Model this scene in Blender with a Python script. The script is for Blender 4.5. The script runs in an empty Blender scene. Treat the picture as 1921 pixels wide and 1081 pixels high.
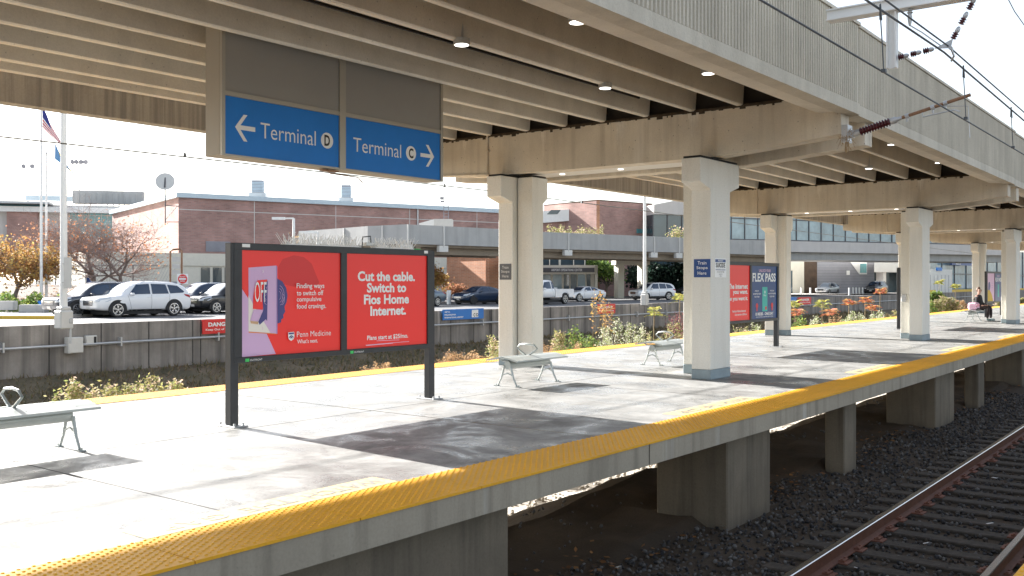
import bpy, bmesh, math, random
import numpy as np
from mathutils import Vector, Matrix
from mathutils.bvhtree import BVHTree
R = math.radians
rnd = random.Random(7)
C = bpy.context.scene.collection
SC = bpy.context.scene

# ------------------------------------------------------------------ camera, sky, sun
F, HZ, CX, H = 1816.0, 530.0, 960.5, 1.52
YAW = math.atan(1410 / F)
ca, sa = math.cos(YAW), math.sin(YAW)
cam = bpy.data.cameras.new('camera'); co = bpy.data.objects.new('camera', cam); C.objects.link(co)
co.location = (0, 0, H); co.rotation_euler = (R(90), 0, YAW)
cam.sensor_width = 36; cam.lens = 36 * F / 1921; cam.shift_y = -10.5 / 1921
cam.clip_start = 0.05; cam.clip_end = 3000
SC.camera = co
w = bpy.data.worlds.new('World'); SC.world = w; w.use_nodes = True
nt = w.node_tree; nt.nodes.clear()
sky = nt.nodes.new('ShaderNodeTexSky'); sky.sky_type = 'NISHITA'; sky.sun_disc = False
SUN_EL = R(25.5); SUN_AZ = R(-85.5)           # azimuth clockwise from +Y
sky.sun_elevation = SUN_EL; sky.sun_rotation = SUN_AZ; sky.air_density = 1.0; sky.dust_density = 1.5; sky.ozone_density = 1.0
bg = nt.nodes.new('ShaderNodeBackground'); bg.inputs[1].default_value = 0.078
wo = nt.nodes.new('ShaderNodeOutputWorld')
hs = nt.nodes.new('ShaderNodeHueSaturation'); hs.inputs['Saturation'].default_value = 0.52; nt.links.new(sky.outputs[0], hs.inputs['Color']); nt.links.new(hs.outputs[0], bg.inputs[0]); nt.links.new(bg.outputs[0], wo.inputs[0])
sl = bpy.data.lights.new('sun', 'SUN'); sl.energy = 5.0; sl.angle = R(0.55); sl.color = (1.0, 0.965, 0.915)
so = bpy.data.objects.new('sun', sl); C.objects.link(so)
sd = Vector((math.sin(SUN_AZ) * math.cos(SUN_EL), math.cos(SUN_AZ) * math.cos(SUN_EL), math.sin(SUN_EL)))
so.rotation_euler = sd.to_track_quat('Z', 'Y').to_euler(); so.location = sd * 60
SC.view_settings.view_transform = 'Standard'; SC.view_settings.look = 'None'; SC.view_settings.gamma = 1
SC.view_settings.exposure = 2.08
SC.cycles.max_bounces = 8; SC.cycles.diffuse_bounces = 5; SC.cycles.glossy_bounces = 3
SC.cycles.transparent_max_bounces = 6; SC.cycles.caustics_reflective = False; SC.cycles.caustics_refractive = False

def dr(y):                                     # the station bends gently to the left
    return -0.02 * max(0.0, y - 12.0)
def ray(u, v):
    l = (u - CX) / F
    return (-sa + l * ca, ca + l * sa, (HZ - v) / F)
def G(u, v, z=0.0):
    r = ray(u, v); k = (z - H) / r[2]; return Vector((k * r[0], k * r[1], z))
def at(u, v, D):
    r = ray(u, v); return Vector((D * r[0], D * r[1], H + D * r[2]))

# ------------------------------------------------------------------ scene graph helpers
def tag(o, label=None, cat=None, group=None, kind=None):
    if label: o['label'] = label
    if cat: o['category'] = cat
    if group: o['group'] = group
    if kind: o['kind'] = kind
    return o
def empty(name, loc=(0, 0, 0), rz=0, **k):
    o = bpy.data.objects.new(name, None); C.objects.link(o)
    o.location = loc; o.rotation_euler = (0, 0, rz); o.empty_display_size = 0.2
    return tag(o, **k)
def copy_tree(o, parent=None):
    c = o.copy(); C.objects.link(c); c.parent = parent
    for ch in list(o.children): copy_tree(ch, c)
    return c

class MB:
    def __init__(s, off=(0, 0, 0)):
        s.v = []; s.f = []; s.m = []; s.mi = 0; s.off = Vector(off)
    def add(s, vs, fs, mi=None):
        b = len(s.v); s.v += [tuple(v) for v in vs]
        for f in fs: s.f.append([b + i for i in f]); s.m.append(s.mi if mi is None else mi)
        return s
    def box(s, a, b, mi=None, T=None):
        x0, y0, z0 = a; x1, y1, z1 = b
        vs = [Vector(p) for p in ((x0,y0,z0),(x1,y0,z0),(x1,y1,z0),(x0,y1,z0),(x0,y0,z1),(x1,y0,z1),(x1,y1,z1),(x0,y1,z1))]
        if T: vs = [T @ v for v in vs]
        return s.add(vs, [(0,3,2,1),(4,5,6,7),(0,1,5,4),(1,2,6,5),(2,3,7,6),(3,0,4,7)], mi)
    def bevbox(s, a, b, e=0.01, mi=None):      # box with chamfered edges
        x0, y0, z0 = a; x1, y1, z1 = b
        bm = bmesh.new(); bmesh.ops.create_cube(bm, size=1)
        for v in bm.verts:
            v.co = Vector(((x0 + x1) / 2 + v.co.x * (x1 - x0), (y0 + y1) / 2 + v.co.y * (y1 - y0), (z0 + z1) / 2 + v.co.z * (z1 - z0)))
        bmesh.ops.bevel(bm, geom=bm.edges[:], offset=e, segments=1, affect='EDGES', profile=0.5)
        bm.verts.index_update()
        s.add([v.co.copy() for v in bm.verts], [[v.index for v in f.verts] for f in bm.faces], mi); bm.free(); return s
    def cyl(s, p, q, r0, r1=None, n=10, mi=None, caps=True):
        p = Vector(p); q = Vector(q); r1 = r0 if r1 is None else r1
        d = (q - p).normalized(); a = d.orthogonal().normalized(); b = d.cross(a)
        vs = []
        for c, r in ((p, r0), (q, r1)):
            for i in range(n):
                t = 2 * math.pi * i / n; vs.append(c + (a * math.cos(t) + b * math.sin(t)) * r)
        fs = [(i, (i + 1) % n, n + (i + 1) % n, n + i) for i in range(n)]
        if caps: fs += [tuple(range(n - 1, -1, -1)), tuple(range(n, 2 * n))]
        return s.add(vs, fs, mi)
    def tube(s, pts, r, n=8, mi=None):
        pts = [Vector(p) for p in pts]; rs = r if isinstance(r, (list, tuple)) else [r] * len(pts)
        vs = []; a = None
        for i, p in enumerate(pts):
            d = (pts[min(i + 1, len(pts) - 1)] - pts[max(i - 1, 0)])
            d = d.normalized() if d.length > 1e-9 else Vector((0, 0, 1))
            a = d.orthogonal().normalized() if a is None else (a - d * a.dot(d)).normalized()
            b = d.cross(a)
            for k in range(n):
                t = 2 * math.pi * k / n; vs.append(p + (a * math.cos(t) + b * math.sin(t)) * rs[i])
        fs = []
        for i in range(len(pts) - 1):
            for k in range(n):
                fs.append((i * n + k, i * n + (k + 1) % n, (i + 1) * n + (k + 1) % n, (i + 1) * n + k))
        fs += [tuple(range(n - 1, -1, -1)), tuple(range((len(pts) - 1) * n, len(pts) * n))]
        return s.add(vs, fs, mi)
    def lathe(s, p, axis, prof, n=12, mi=None):   # prof: (t along axis, radius)
        p = Vector(p); d = Vector(axis).normalized(); a = d.orthogonal().normalized(); b = d.cross(a); vs = []
        for t, r in prof:
            for k in range(n):
                g = 2 * math.pi * k / n; vs.append(p + d * t + (a * math.cos(g) + b * math.sin(g)) * r)
        fs = [(i * n + k, i * n + (k + 1) % n, (i + 1) * n + (k + 1) % n, (i + 1) * n + k) for i in range(len(prof) - 1) for k in range(n)]
        fs += [tuple(range(n - 1, -1, -1)), tuple(range((len(prof) - 1) * n, len(prof) * n))]
        return s.add(vs, fs, mi)
    def prism(s, poly, p, e1, e2, e3, mi=None):   # 2-D outline in e1,e2 extruded by vector e3
        p = Vector(p); e1 = Vector(e1); e2 = Vector(e2); e3 = Vector(e3); n = len(poly)
        vs = [p + e1 * a + e2 * b for a, b in poly] + [p + e1 * a + e2 * b + e3 for a, b in poly]
        return s.add(vs, [tuple(range(n - 1, -1, -1)), tuple(range(n, 2 * n))] + [(i, (i + 1) % n, n + (i + 1) % n, n + i) for i in range(n)], mi)
    def alongy(s, poly, y0, y1, d0=0.0, d1=0.0, mi=None):   # (x,z) outline run along y with an x drift
        n = len(poly)
        vs = [(x + d0, y0, z) for x, z in poly] + [(x + d1, y1, z) for x, z in poly]
        return s.add(vs, [tuple(range(n - 1, -1, -1)), tuple(range(n, 2 * n))] + [(i, (i + 1) % n, n + (i + 1) % n, n + i) for i in range(n)], mi)
    def poly(s, pts, mi=None): return s.add(pts, [tuple(range(len(pts)))], mi)
    def text(s, txt, o, xd, yd, width=None, height=None, mi=None, bold=0.0, lift=0.002, align='L', spacing=1.0, shear=0):
        cu = bpy.data.curves.new('t', 'FONT'); cu.body = txt; cu.size = 1; cu.offset = bold; cu.space_character = spacing; cu.shear = shear
        cu.resolution_u = 3; cu.space_line = 0.85
        ob = bpy.data.objects.new('t', cu)
        me = bpy.data.meshes.new_from_object(ob)
        vs = np.zeros(len(me.vertices) * 3); me.vertices.foreach_get('co', vs); vs = vs.reshape(-1, 3)
        fs = [tuple(p.vertices) for p in me.polygons]
        bpy.data.objects.remove(ob); bpy.data.meshes.remove(me); bpy.data.curves.remove(cu)
        if len(vs) == 0: return s
        mn = vs.min(0); mx = vs.max(0); W = mx[0] - mn[0]; Hh = mx[1] - mn[1]
        sy = (height / Hh) if height else None; sx = (width / W) if width else None
        sx = sx or sy; sy = sy or sx
        xd = Vector(xd).normalized(); yd = Vector(yd).normalized(); n = xd.cross(yd)
        ox = {'L': 0, 'C': -W * sx / 2, 'R': -W * sx}[align]
        o = Vector(o)
        return s.add([o + xd * ((v[0] - mn[0]) * sx + ox) + yd * ((v[1] - mn[1]) * sy) + n * lift for v in vs], fs, mi)
    def build(s, name, mats, parent=None, smooth=False, origin=None, local=False, **k):
        me = bpy.data.meshes.new(name)
        o0 = Vector((0, 0, 0))
        if not local:
            if parent is not None:
                o0 = Vector(parent.location)
                if parent.parent is not None: o0 = o0 + Vector(parent.parent.location)
            elif origin is not None: o0 = Vector(origin)
        o0 = o0 - s.off
        me.from_pydata([(v[0] - o0[0], v[1] - o0[1], v[2] - o0[2]) for v in s.v], [], s.f)
        if not isinstance(mats, (list, tuple)): mats = [mats]
        for m_ in mats: me.materials.append(m_)
        if any(s.m): me.polygons.foreach_set('material_index', s.m)
        if smooth:
            me.polygons.foreach_set('use_smooth', [True] * len(me.polygons))
            try: me.set_sharp_from_angle(angle=R(35 if smooth is True else smooth))
            except Exception: pass
        me.update()
        o = bpy.data.objects.new(name, me); C.objects.link(o); o.parent = parent
        if parent is None and origin is not None: o.location = origin
        return tag(o, **k)

# ------------------------------------------------------------------ materials
MATS = {}
def nodes(m): return m.node_tree.nodes, m.node_tree.links
def mat(name, col, rough=0.6, metal=0.0, spec=0.5, emit=None, es=0.0, var=0.0, vscale=3.0, bump=0.0, bscale=40.0, coat=0.0):
    m = bpy.data.materials.new(name); m.use_nodes = True; N, L = nodes(m); b = N['Principled BSDF']
    b.inputs['Base Color'].default_value = (*col, 1); b.inputs['Roughness'].default_value = rough
    b.inputs['Metallic'].default_value = metal; b.inputs['Specular IOR Level'].default_value = spec
    b.inputs['Coat Weight'].default_value = coat; b.inputs['Coat Roughness'].default_value = 0.05
    if emit: b.inputs['Emission Color'].default_value = (*emit, 1); b.inputs['Emission Strength'].default_value = es
    if var or bump:
        tc = N.new('ShaderNodeTexCoord')
    if var:
        n = N.new('ShaderNodeTexNoise'); n.inputs['Scale'].default_value = vscale; n.inputs['Detail'].default_value = 8; n.inputs['Roughness'].default_value = 0.65
        r = N.new('ShaderNodeMapRange'); r.inputs['From Min'].default_value = 0.3; r.inputs['From Max'].default_value = 0.7
        r.inputs['To Min'].default_value = 1 - var; r.inputs['To Max'].default_value = 1 + var
        mx = N.new('ShaderNodeVectorMath'); mx.operation = 'SCALE'; mx.inputs[0].default_value = col
        L.new(tc.outputs['Object'], n.inputs['Vector']); L.new(n.outputs[0], r.inputs['Value'])
        L.new(r.outputs[0], mx.inputs['Scale']); L.new(mx.outputs[0], b.inputs['Base Color'])
    if bump:
        n2 = N.new('ShaderNodeTexNoise'); n2.inputs['Scale'].default_value = bscale; n2.inputs['Detail'].default_value = 5
        bp = N.new('ShaderNodeBump'); bp.inputs['Strength'].default_value = bump; bp.inputs['Distance'].default_value = 0.01
        L.new(tc.outputs['Object'], n2.inputs['Vector']); L.new(n2.outputs[0], bp.inputs['Height']); L.new(bp.outputs[0], b.inputs['Normal'])
    MATS[name] = m; return m

def concrete(name, col, dark, streak=0.5, pits=0.0, stain=None, rough=0.85, bump=0.25, blotch=0.35, sz=(6, 6, 0.35), sr=(0.48, 0.75)):
    m = bpy.data.materials.new(name); m.use_nodes = True; N, L = nodes(m); b = N['Principled BSDF']
    b.inputs['Roughness'].default_value = rough; b.inputs['Specular IOR Level'].default_value = 0.3
    geo = N.new('ShaderNodeNewGeometry')
    def noise(scale, det=6, vec=None, ro=0.6):
        n = N.new('ShaderNodeTexNoise'); n.inputs['Scale'].default_value = scale; n.inputs['Detail'].default_value = det; n.inputs['Roughness'].default_value = ro
        L.new(vec or geo.outputs['Position'], n.inputs['Vector']); return n.outputs[0]
    def rng(v, a, b_, lo=0.0, hi=1.0):
        r = N.new('ShaderNodeMapRange'); r.inputs['From Min'].default_value = a; r.inputs['From Max'].default_value = b_
        r.inputs['To Min'].default_value = lo; r.inputs['To Max'].default_value = hi; L.new(v, r.inputs['Value']); return r.outputs[0]
    def mix(f, a, b_):
        x = N.new('ShaderNodeMix'); x.data_type = 'RGBA'
        L.new(f, x.inputs['Factor'])
        for s_, c in ((x.inputs['A'], a), (x.inputs['B'], b_)):
            if isinstance(c, tuple): s_.default_value = (*c, 1)
            else: L.new(c, s_)
        return x.outputs['Result']
    mp = N.new('ShaderNodeMapping'); mp.inputs['Scale'].default_value = sz; L.new(geo.outputs['Position'], mp.inputs['Vector'])
    c = mix(rng(noise(0.9, 8), 0.35, 0.68, 0, blotch), col, dark)
    c = mix(rng(noise(1.0, 6, mp.outputs[0]), sr[0], sr[1], 0, streak), c, dark)
    c = mix(rng(noise(45, 3), 0.4, 0.75, 0, 0.18), c, tuple(x * 0.55 for x in dark))
    if stain:
        mp2 = N.new('ShaderNodeMapping'); mp2.inputs['Scale'].default_value = (1.7, 1.7, 0.12); mp2.inputs['Location'].default_value = (3.1, 8.2, 0); L.new(geo.outputs['Position'], mp2.inputs['Vector'])
        c = mix(rng(noise(1.0, 5, mp2.outputs[0]), 0.60, 0.72, 0, 0.7), c, stain)
    if pits:
        vo = N.new('ShaderNodeTexVoronoi'); vo.inputs['Scale'].default_value = 9; L.new(geo.outputs['Position'], vo.inputs['Vector'])
        c = mix(rng(vo.outputs['Distance'], 0.10, 0.05, 0, pits), c, tuple(x * 0.35 for x in dark))
    L.new(c, b.inputs['Base Color'])
    bp = N.new('ShaderNodeBump'); bp.inputs['Strength'].default_value = bump; bp.inputs['Distance'].default_value = 0.012
    L.new(noise(30, 8), bp.inputs['Height']); L.new(bp.outputs[0], b.inputs['Normal'])
    MATS[name] = m; return m

def leafmat(name, cols, trans=0.35, rough=0.7):
    m = bpy.data.materials.new(name); m.use_nodes = True; N, L = nodes(m); b = N['Principled BSDF']; out = N['Material Output']
    geo = N.new('ShaderNodeNewGeometry'); cr = N.new('ShaderNodeValToRGB'); cr.color_ramp.interpolation = 'LINEAR'
    while len(cr.color_ramp.elements) < len(cols): cr.color_ramp.elements.new(0.5)
    for i, c in enumerate(cols):
        cr.color_ramp.elements[i].position = i / max(1, len(cols) - 1); cr.color_ramp.elements[i].color = (*c, 1)
    L.new(geo.outputs['Random Per Island'], cr.inputs[0]); L.new(cr.outputs[0], b.inputs['Base Color']); b.inputs['Roughness'].default_value = rough
    b.inputs['Specular IOR Level'].default_value = 0.25
    if trans:
        t = N.new('ShaderNodeBsdfTranslucent'); L.new(cr.outputs[0], t.inputs[0]); x = N.new('ShaderNodeMixShader'); x.inputs[0].default_value = trans
        L.new(b.outputs[0], x.inputs[1]); L.new(t.outputs[0], x.inputs[2]); L.new(x.outputs[0], out.inputs[0])
    MATS[name] = m; return m

def brick(name, c1, c2, mortar, sc=1.0, rough=0.9):
    m = bpy.data.materials.new(name); m.use_nodes = True; N, L = nodes(m); b = N['Principled BSDF']; b.inputs['Roughness'].default_value = rough
    geo = N.new('ShaderNodeTexCoord'); bt = N.new('ShaderNodeTexBrick'); sx = N.new('ShaderNodeSeparateXYZ'); cb = N.new('ShaderNodeCombineXYZ'); ad = N.new('ShaderNodeMath')
    ad.operation = 'ADD'; L.new(geo.outputs['Object'], sx.inputs[0]); L.new(sx.outputs['X'], ad.inputs[0]); L.new(sx.outputs['Y'], ad.inputs[1])
    L.new(ad.outputs[0], cb.inputs['X']); L.new(sx.outputs['Z'], cb.inputs['Y']); L.new(cb.outputs[0], bt.inputs['Vector'])
    bt.inputs['Scale'].default_value = sc; bt.inputs['Color1'].default_value = (*c1, 1); bt.inputs['Color2'].default_value = (*c2, 1); bt.inputs['Mortar'].default_value = (*mortar, 1)
    bt.inputs['Brick Width'].default_value = 0.6; bt.inputs['Row Height'].default_value = 0.15; bt.inputs['Mortar Size'].default_value = 0.018; bt.inputs['Bias'].default_value = -0.2
    n = N.new('ShaderNodeTexNoise'); n.inputs['Scale'].default_value = 0.5; n.inputs['Detail'].default_value = 7; L.new(geo.outputs['Object'], n.inputs['Vector'])
    r = N.new('ShaderNodeMapRange'); r.inputs['From Min'].default_value = 0.3; r.inputs['From Max'].default_value = 0.7; r.inputs['To Min'].default_value = 0.78; r.inputs['To Max'].default_value = 1.2
    v = N.new('ShaderNodeVectorMath'); v.operation = 'SCALE'; L.new(n.outputs[0], r.inputs[0]); L.new(bt.outputs[0], v.inputs[0]); L.new(r.outputs[0], v.inputs['Scale']); L.new(v.outputs[0], b.inputs['Base Color'])
    MATS[name] = m; return m

def platform_mat():
    m = bpy.data.materials.new('platform_concrete'); m.use_nodes = True; N, L = nodes(m); b = N['Principled BSDF']
    geo = N.new('ShaderNodeNewGeometry')
    def noise(scale, det=8, ro=0.65, dis=0.0):
        n = N.new('ShaderNodeTexNoise'); n.inputs['Scale'].default_value = scale; n.inputs['Detail'].default_value = det; n.inputs['Roughness'].default_value = ro; n.inputs['Distortion'].default_value = dis
        L.new(geo.outputs['Position'], n.inputs['Vector']); return n.outputs[0]
    def rng(v, a, b_, lo, hi):
        r = N.new('ShaderNodeMapRange'); r.inputs[1].default_value = a; r.inputs[2].default_value = b_; r.inputs[3].default_value = lo; r.inputs[4].default_value = hi; L.new(v, r.inputs[0]); return r.outputs[0]
    cr = N.new('ShaderNodeValToRGB'); e = cr.color_ramp.elements
    e[0].position = 0.36; e[0].color = (0.165, 0.162, 0.156, 1); e[1].position = 0.68; e[1].color = (0.355, 0.355, 0.345, 1)
    L.new(noise(1.1, 10, 0.7, 0.6), cr.inputs[0])
    x = N.new('ShaderNodeMix'); x.data_type = 'RGBA'; x.blend_type = 'MULTIPLY'; x.inputs['Factor'].default_value = 0.55
    L.new(cr.outputs[0], x.inputs['A'])
    g = N.new('ShaderNodeCombineColor'); s = rng(noise(70, 4, 0.8), 0.25, 0.75, 0.55, 1.25)
    for i in range(3): L.new(s, g.inputs[i])
    L.new(g.outputs[0], x.inputs['B'])
    vo = N.new('ShaderNodeTexVoronoi'); vo.inputs['Scale'].default_value = 2.3; L.new(geo.outputs['Position'], vo.inputs['Vector'])
    y2 = N.new('ShaderNodeMix'); y2.data_type = 'RGBA'; L.new(rng(vo.outputs['Distance'], .045, .03, 0, .6), y2.inputs['Factor']); L.new(x.outputs['Result'], y2.inputs['A']); y2.inputs['B'].default_value = (.06, .058, .055, 1)
    L.new(y2.outputs['Result'], b.inputs['Base Color'])
    ro = rng(noise(1.3, 9, 0.72, 0.8), 0.40, 0.60, 0.20, 0.70); L.new(ro, b.inputs['Roughness'])
    b.inputs['Specular IOR Level'].default_value = 0.36
    bp = N.new('ShaderNodeBump'); bp.inputs['Strength'].default_value = 0.5; bp.inputs['Distance'].default_value = 0.006
    L.new(noise(55, 6, 0.75), bp.inputs['Height']); L.new(bp.outputs[0], b.inputs['Normal'])
    return m
M = MATS
M['plat'] = platform_mat()
concrete('canopy', (0.74, 0.685, 0.585), (0.50, 0.455, 0.385), streak=0.45, pits=0.5, blotch=0.5, sz=(2.5, 2.5, 1.2))
concrete('beam', (0.69, 0.62, 0.505), (0.43, 0.37, 0.295), streak=0.8, pits=0.8, stain=(0.74, 0.69, 0.60), blotch=0.6, sz=(5, 5, 0.3))
concrete('streaky', (0.46, 0.42, 0.36), (0.27, 0.25, 0.22), streak=0.95, blotch=0.4, sz=(9, 9, 0.25), sr=(0.42, 0.62))
concrete('fascia', (0.66, 0.605, 0.505), (0.44, 0.40, 0.33), streak=0.5, pits=0.0, blotch=0.45, rough=0.95, bump=0.8, sz=(3, 3, 0.5), sr=(0.42, 0.66))
concrete('slab_edge', (0.40, 0.35, 0.275), (0.19, 0.165, 0.13), streak=0.8, pits=0.2, stain=(0.55, 0.52, 0.47))
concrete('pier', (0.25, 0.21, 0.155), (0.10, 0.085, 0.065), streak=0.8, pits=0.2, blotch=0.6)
concrete('wall', (0.36, 0.33, 0.30), (0.13, 0.12, 0.112), streak=0.9, blotch=0.6, stain=(0.52, 0.48, 0.44), sz=(2.6, 2.6, 0.12), pits=0, sr=(0.40, 0.70))
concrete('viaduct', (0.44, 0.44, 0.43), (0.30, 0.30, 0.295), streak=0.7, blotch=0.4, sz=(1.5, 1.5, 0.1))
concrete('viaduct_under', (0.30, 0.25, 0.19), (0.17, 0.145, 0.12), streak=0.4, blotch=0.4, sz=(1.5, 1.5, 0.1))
concrete('pale_concrete', (0.62, 0.59, 0.56), (0.46, 0.44, 0.42), streak=0.5, blotch=0.3, sz=(1, 1, 0.1))
concrete('asphalt', (0.17, 0.17, 0.175), (0.11, 0.11, 0.115), streak=0.2, blotch=0.6, rough=0.8)
concrete('ditch_gravel', (0.50, 0.46, 0.40), (0.22, 0.20, 0.17), streak=0.2, blotch=0.5, bump=1.0)
concrete('dirt', (0.10, 0.073, 0.050), (0.040, 0.030, 0.021), streak=0.3, blotch=0.8, bump=1.0)
concrete('grass_ground', (0.20, 0.155, 0.105), (0.08, 0.075, 0.042), streak=0.3, blotch=0.9, bump=1.0)
concrete('mulch', (0.13, 0.085, 0.06), (0.06, 0.045, 0.035), streak=0.3, blotch=0.9, bump=1.0)
concrete('column_paint', (0.76, 0.745, 0.69), (0.56, 0.53, 0.46), streak=0.35, blotch=0.18, rough=0.5, bump=0.12, sz=(5, 5, 0.5), pits=0.25)
mat('column_foot', (0.25, 0.31, 0.34), 0.6, var=0.12, vscale=8)
concrete('yellow', (0.88, 0.44, 0.025), (0.52, 0.25, 0.03), streak=0.25, blotch=0.30, rough=0.5, bump=0.1, sz=(4, 1, 1), pits=0.0)
mat('yellow_faded', (0.56, 0.43, 0.21), 0.6, var=0.35, vscale=14)
mat('paint_grey', (0.22, 0.21, 0.19), 0.6, var=0.3, vscale=20)
mat('joint', (0.03, 0.03, 0.03), 0.9)
mat('void', (0.035, 0.028, 0.022), 0.95)  # near-black: shade of the hollows put into the colour; the trough is dark itself
mat('moss', (0.05, 0.035, 0.02), 0.95, var=0.5, vscale=12)
mat('black_paint', (0.028, 0.029, 0.032), 0.42, var=0.25, vscale=6, bump=0.05)
mat('galv', (0.50, 0.51, 0.52), 0.45, metal=0.5, var=0.08)
mat('bench_grey', (0.42, 0.45, 0.44), 0.38, metal=0.35, var=0.06, vscale=9)
mat('white_paint', (0.82, 0.82, 0.80), 0.45, var=0.04)
mat('off_white', (0.62, 0.61, 0.58), 0.5, var=0.05)
mat('blue_sign', (0.002, 0.19, 0.64), 0.5, var=0.06, vscale=1.5)
mat('navy_sign', (0.008, 0.055, 0.22), 0.4)
mat('sky_sign', (0.01, 0.17, 0.55), 0.4)
mat('sign_grey', (0.31, 0.30, 0.275), 0.5, var=0.04, vscale=1.0)
mat('sign_frame', (0.42, 0.39, 0.33), 0.4, metal=0.3)
mat('sign_side', (0.36, 0.32, 0.26), 0.5)
mat('red_sign', (0.70, 0.022, 0.022), 0.4)
mat('poster_red', (0.94, 0.038, 0.030), 0.33)
mat('poster_red_dark', (0.70, 0.024, 0.024), 0.33)
mat('lilac', (0.66, 0.43, 0.66), 0.35)
mat('lilac_dark', (0.42, 0.26, 0.52), 0.35)
mat('poster_cream', (0.84, 0.78, 0.70), 0.35)
mat('poster_navy', (0.065, 0.06, 0.22), 0.35)
mat('tan', (0.60, 0.38, 0.22), 0.4)
mat('orange', (0.80, 0.25, 0.03), 0.4)
mat('pink', (0.80, 0.50, 0.66), 0.4)
mat('teal', (0.03, 0.45, 0.38), 0.4)
mat('flex_blue', (0.015, 0.06, 0.20), 0.35)
mat('print_white', (0.86, 0.86, 0.84), 0.4)
mat('print_black', (0.02, 0.02, 0.02), 0.5)
mat('green_tag', (0.05, 0.55, 0.12), 0.5)
mat('rail_side', (0.155, 0.062, 0.036), 0.7, var=0.25, vscale=15, bump=0.2)
mat('rail_top', (0.62, 0.62, 0.64), 0.22, metal=1.0)
mat('tie_wood', (0.066, 0.054, 0.042), 0.85, var=0.45, vscale=9, bump=0.6, bscale=25)
mat('tie_plate', (0.20, 0.085, 0.055), 0.75, var=0.3, vscale=20)
mat('porcelain', (0.085, 0.016, 0.020), 0.12)
mat('wire', (0.10, 0.11, 0.12), 0.5, metal=0.6)
mat('rusty', (0.30, 0.17, 0.10), 0.7, metal=0.3, var=0.3, vscale=20)
mat('straw', (0.35, 0.24, 0.13), 0.9)
mat('lamp_glow', (1, 1, 1), 0.4, emit=(1.0, 0.97, 0.90), es=1.3)
mat('lamp_dim', (1, 1, 1), 0.4, emit=(1.0, 0.97, 0.90), es=0.55)
mat('lamp_shell', (0.45, 0.45, 0.43), 0.35, metal=0.5)
mat('rubber', (0.02, 0.02, 0.021), 0.7)
mat('rim', (0.60, 0.61, 0.63), 0.25, metal=0.9)
mat('dark_glass', (0.018, 0.038, 0.075), 0.06, spec=0.8)  # blue tint puts the sky's reflection into the car glass colour
mat('head_glass', (0.55, 0.58, 0.62), 0.08, spec=0.8)
mat('tail_red', (0.35, 0.01, 0.01), 0.15)
mat('black_plastic', (0.025, 0.025, 0.027), 0.5)
mat('chrome', (0.75, 0.75, 0.77), 0.12, metal=1.0)
mat('bark', (0.20, 0.165, 0.15), 0.9, var=0.3, vscale=8, bump=0.5)
mat('twig', (0.34, 0.26, 0.235), 0.9)
mat('stem', (0.20, 0.15, 0.08), 0.9)
mat('stone', (0.12, 0.115, 0.11), 0.9)
brick('brick_pink', (0.42, 0.235, 0.20), (0.31, 0.175, 0.15), (0.33, 0.27, 0.25))
brick('brick_sunlit_orange', (0.52, 0.235, 0.125), (0.42, 0.18, 0.10), (0.5, 0.36, 0.27))  # puts sunlight into the colour of sun-facing side walls; also the orange wing
mat('roof_trim', (0.50, 0.60, 0.66), 0.4, var=0.05)
mat('glass_wall', (0.05, 0.075, 0.09), 0.04, spec=0.9, var=0.3, vscale=0.25)
mat('glass_pale', (0.24, 0.33, 0.37), 0.06, spec=0.9, var=0.4, vscale=0.3)
mat('teal_glass', (0.16, 0.42, 0.45), 0.08, spec=0.8, var=0.45, vscale=0.25)
mat('block_grey', (0.30, 0.30, 0.33), 0.85, var=0.1, vscale=1.0)
mat('cream_stucco', (0.70, 0.66, 0.56), 0.7, var=0.05)
mat('mullion', (0.10, 0.10, 0.105), 0.5)
mat('kerb_yellow', (0.70, 0.45, 0.05), 0.6)
mat('lime', (0.74, 0.68, 0.58), 0.9, var=0.12, vscale=14)
mat('skin', (0.55, 0.33, 0.25), 0.5)
mat('black_cloth', (0.018, 0.018, 0.020), 0.85)
mat('dark_trousers', (0.035, 0.025, 0.025), 0.85)
mat('shoe', (0.20, 0.26, 0.27), 0.6)
mat('hair', (0.10, 0.055, 0.03), 0.6)
mat('flag_red', (0.62, 0.03, 0.05), 0.7); mat('flag_blue', (0.03, 0.04, 0.22), 0.7); mat('flag_yellow', (0.75, 0.55, 0.05), 0.7)
mat('flag_sky', (0.12, 0.28, 0.50), 0.7)
leafmat('leaf_weed', [(0.17, 0.20, 0.06), (0.38, 0.34, 0.14), (0.20, 0.26, 0.09), (0.44, 0.36, 0.24), (0.55, 0.42, 0.36)])
leafmat('leaf_aster', [(0.16, 0.23, 0.08), (0.28, 0.34, 0.12), (0.55, 0.55, 0.45), (0.70, 0.68, 0.60)])
leafmat('leaf_green', [(0.07, 0.14, 0.04), (0.16, 0.24, 0.06), (0.30, 0.32, 0.08)])
leafmat('leaf_sumac', [(0.22, 0.30, 0.08), (0.46, 0.40, 0.12), (0.33, 0.38, 0.12)])
leafmat('leaf_sumac_red', [(0.46, 0.17, 0.08), (0.48, 0.12, 0.09), (0.52, 0.33, 0.12), (0.38, 0.10, 0.09), (0.34, 0.30, 0.10)])
leafmat('leaf_purple', [(0.10, 0.03, 0.05), (0.20, 0.06, 0.08), (0.30, 0.16, 0.14)])
leafmat('leaf_dry', [(0.30, 0.20, 0.11), (0.46, 0.32, 0.18), (0.38, 0.22, 0.12)])
leafmat('leaf_rust', [(0.36, 0.16, 0.09), (0.44, 0.21, 0.11), (0.32, 0.17, 0.12), (0.48, 0.27, 0.14)])
leafmat('leaf_orange', [(0.44, 0.24, 0.09), (0.52, 0.36, 0.12), (0.40, 0.19, 0.09), (0.46, 0.40, 0.15)])
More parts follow.
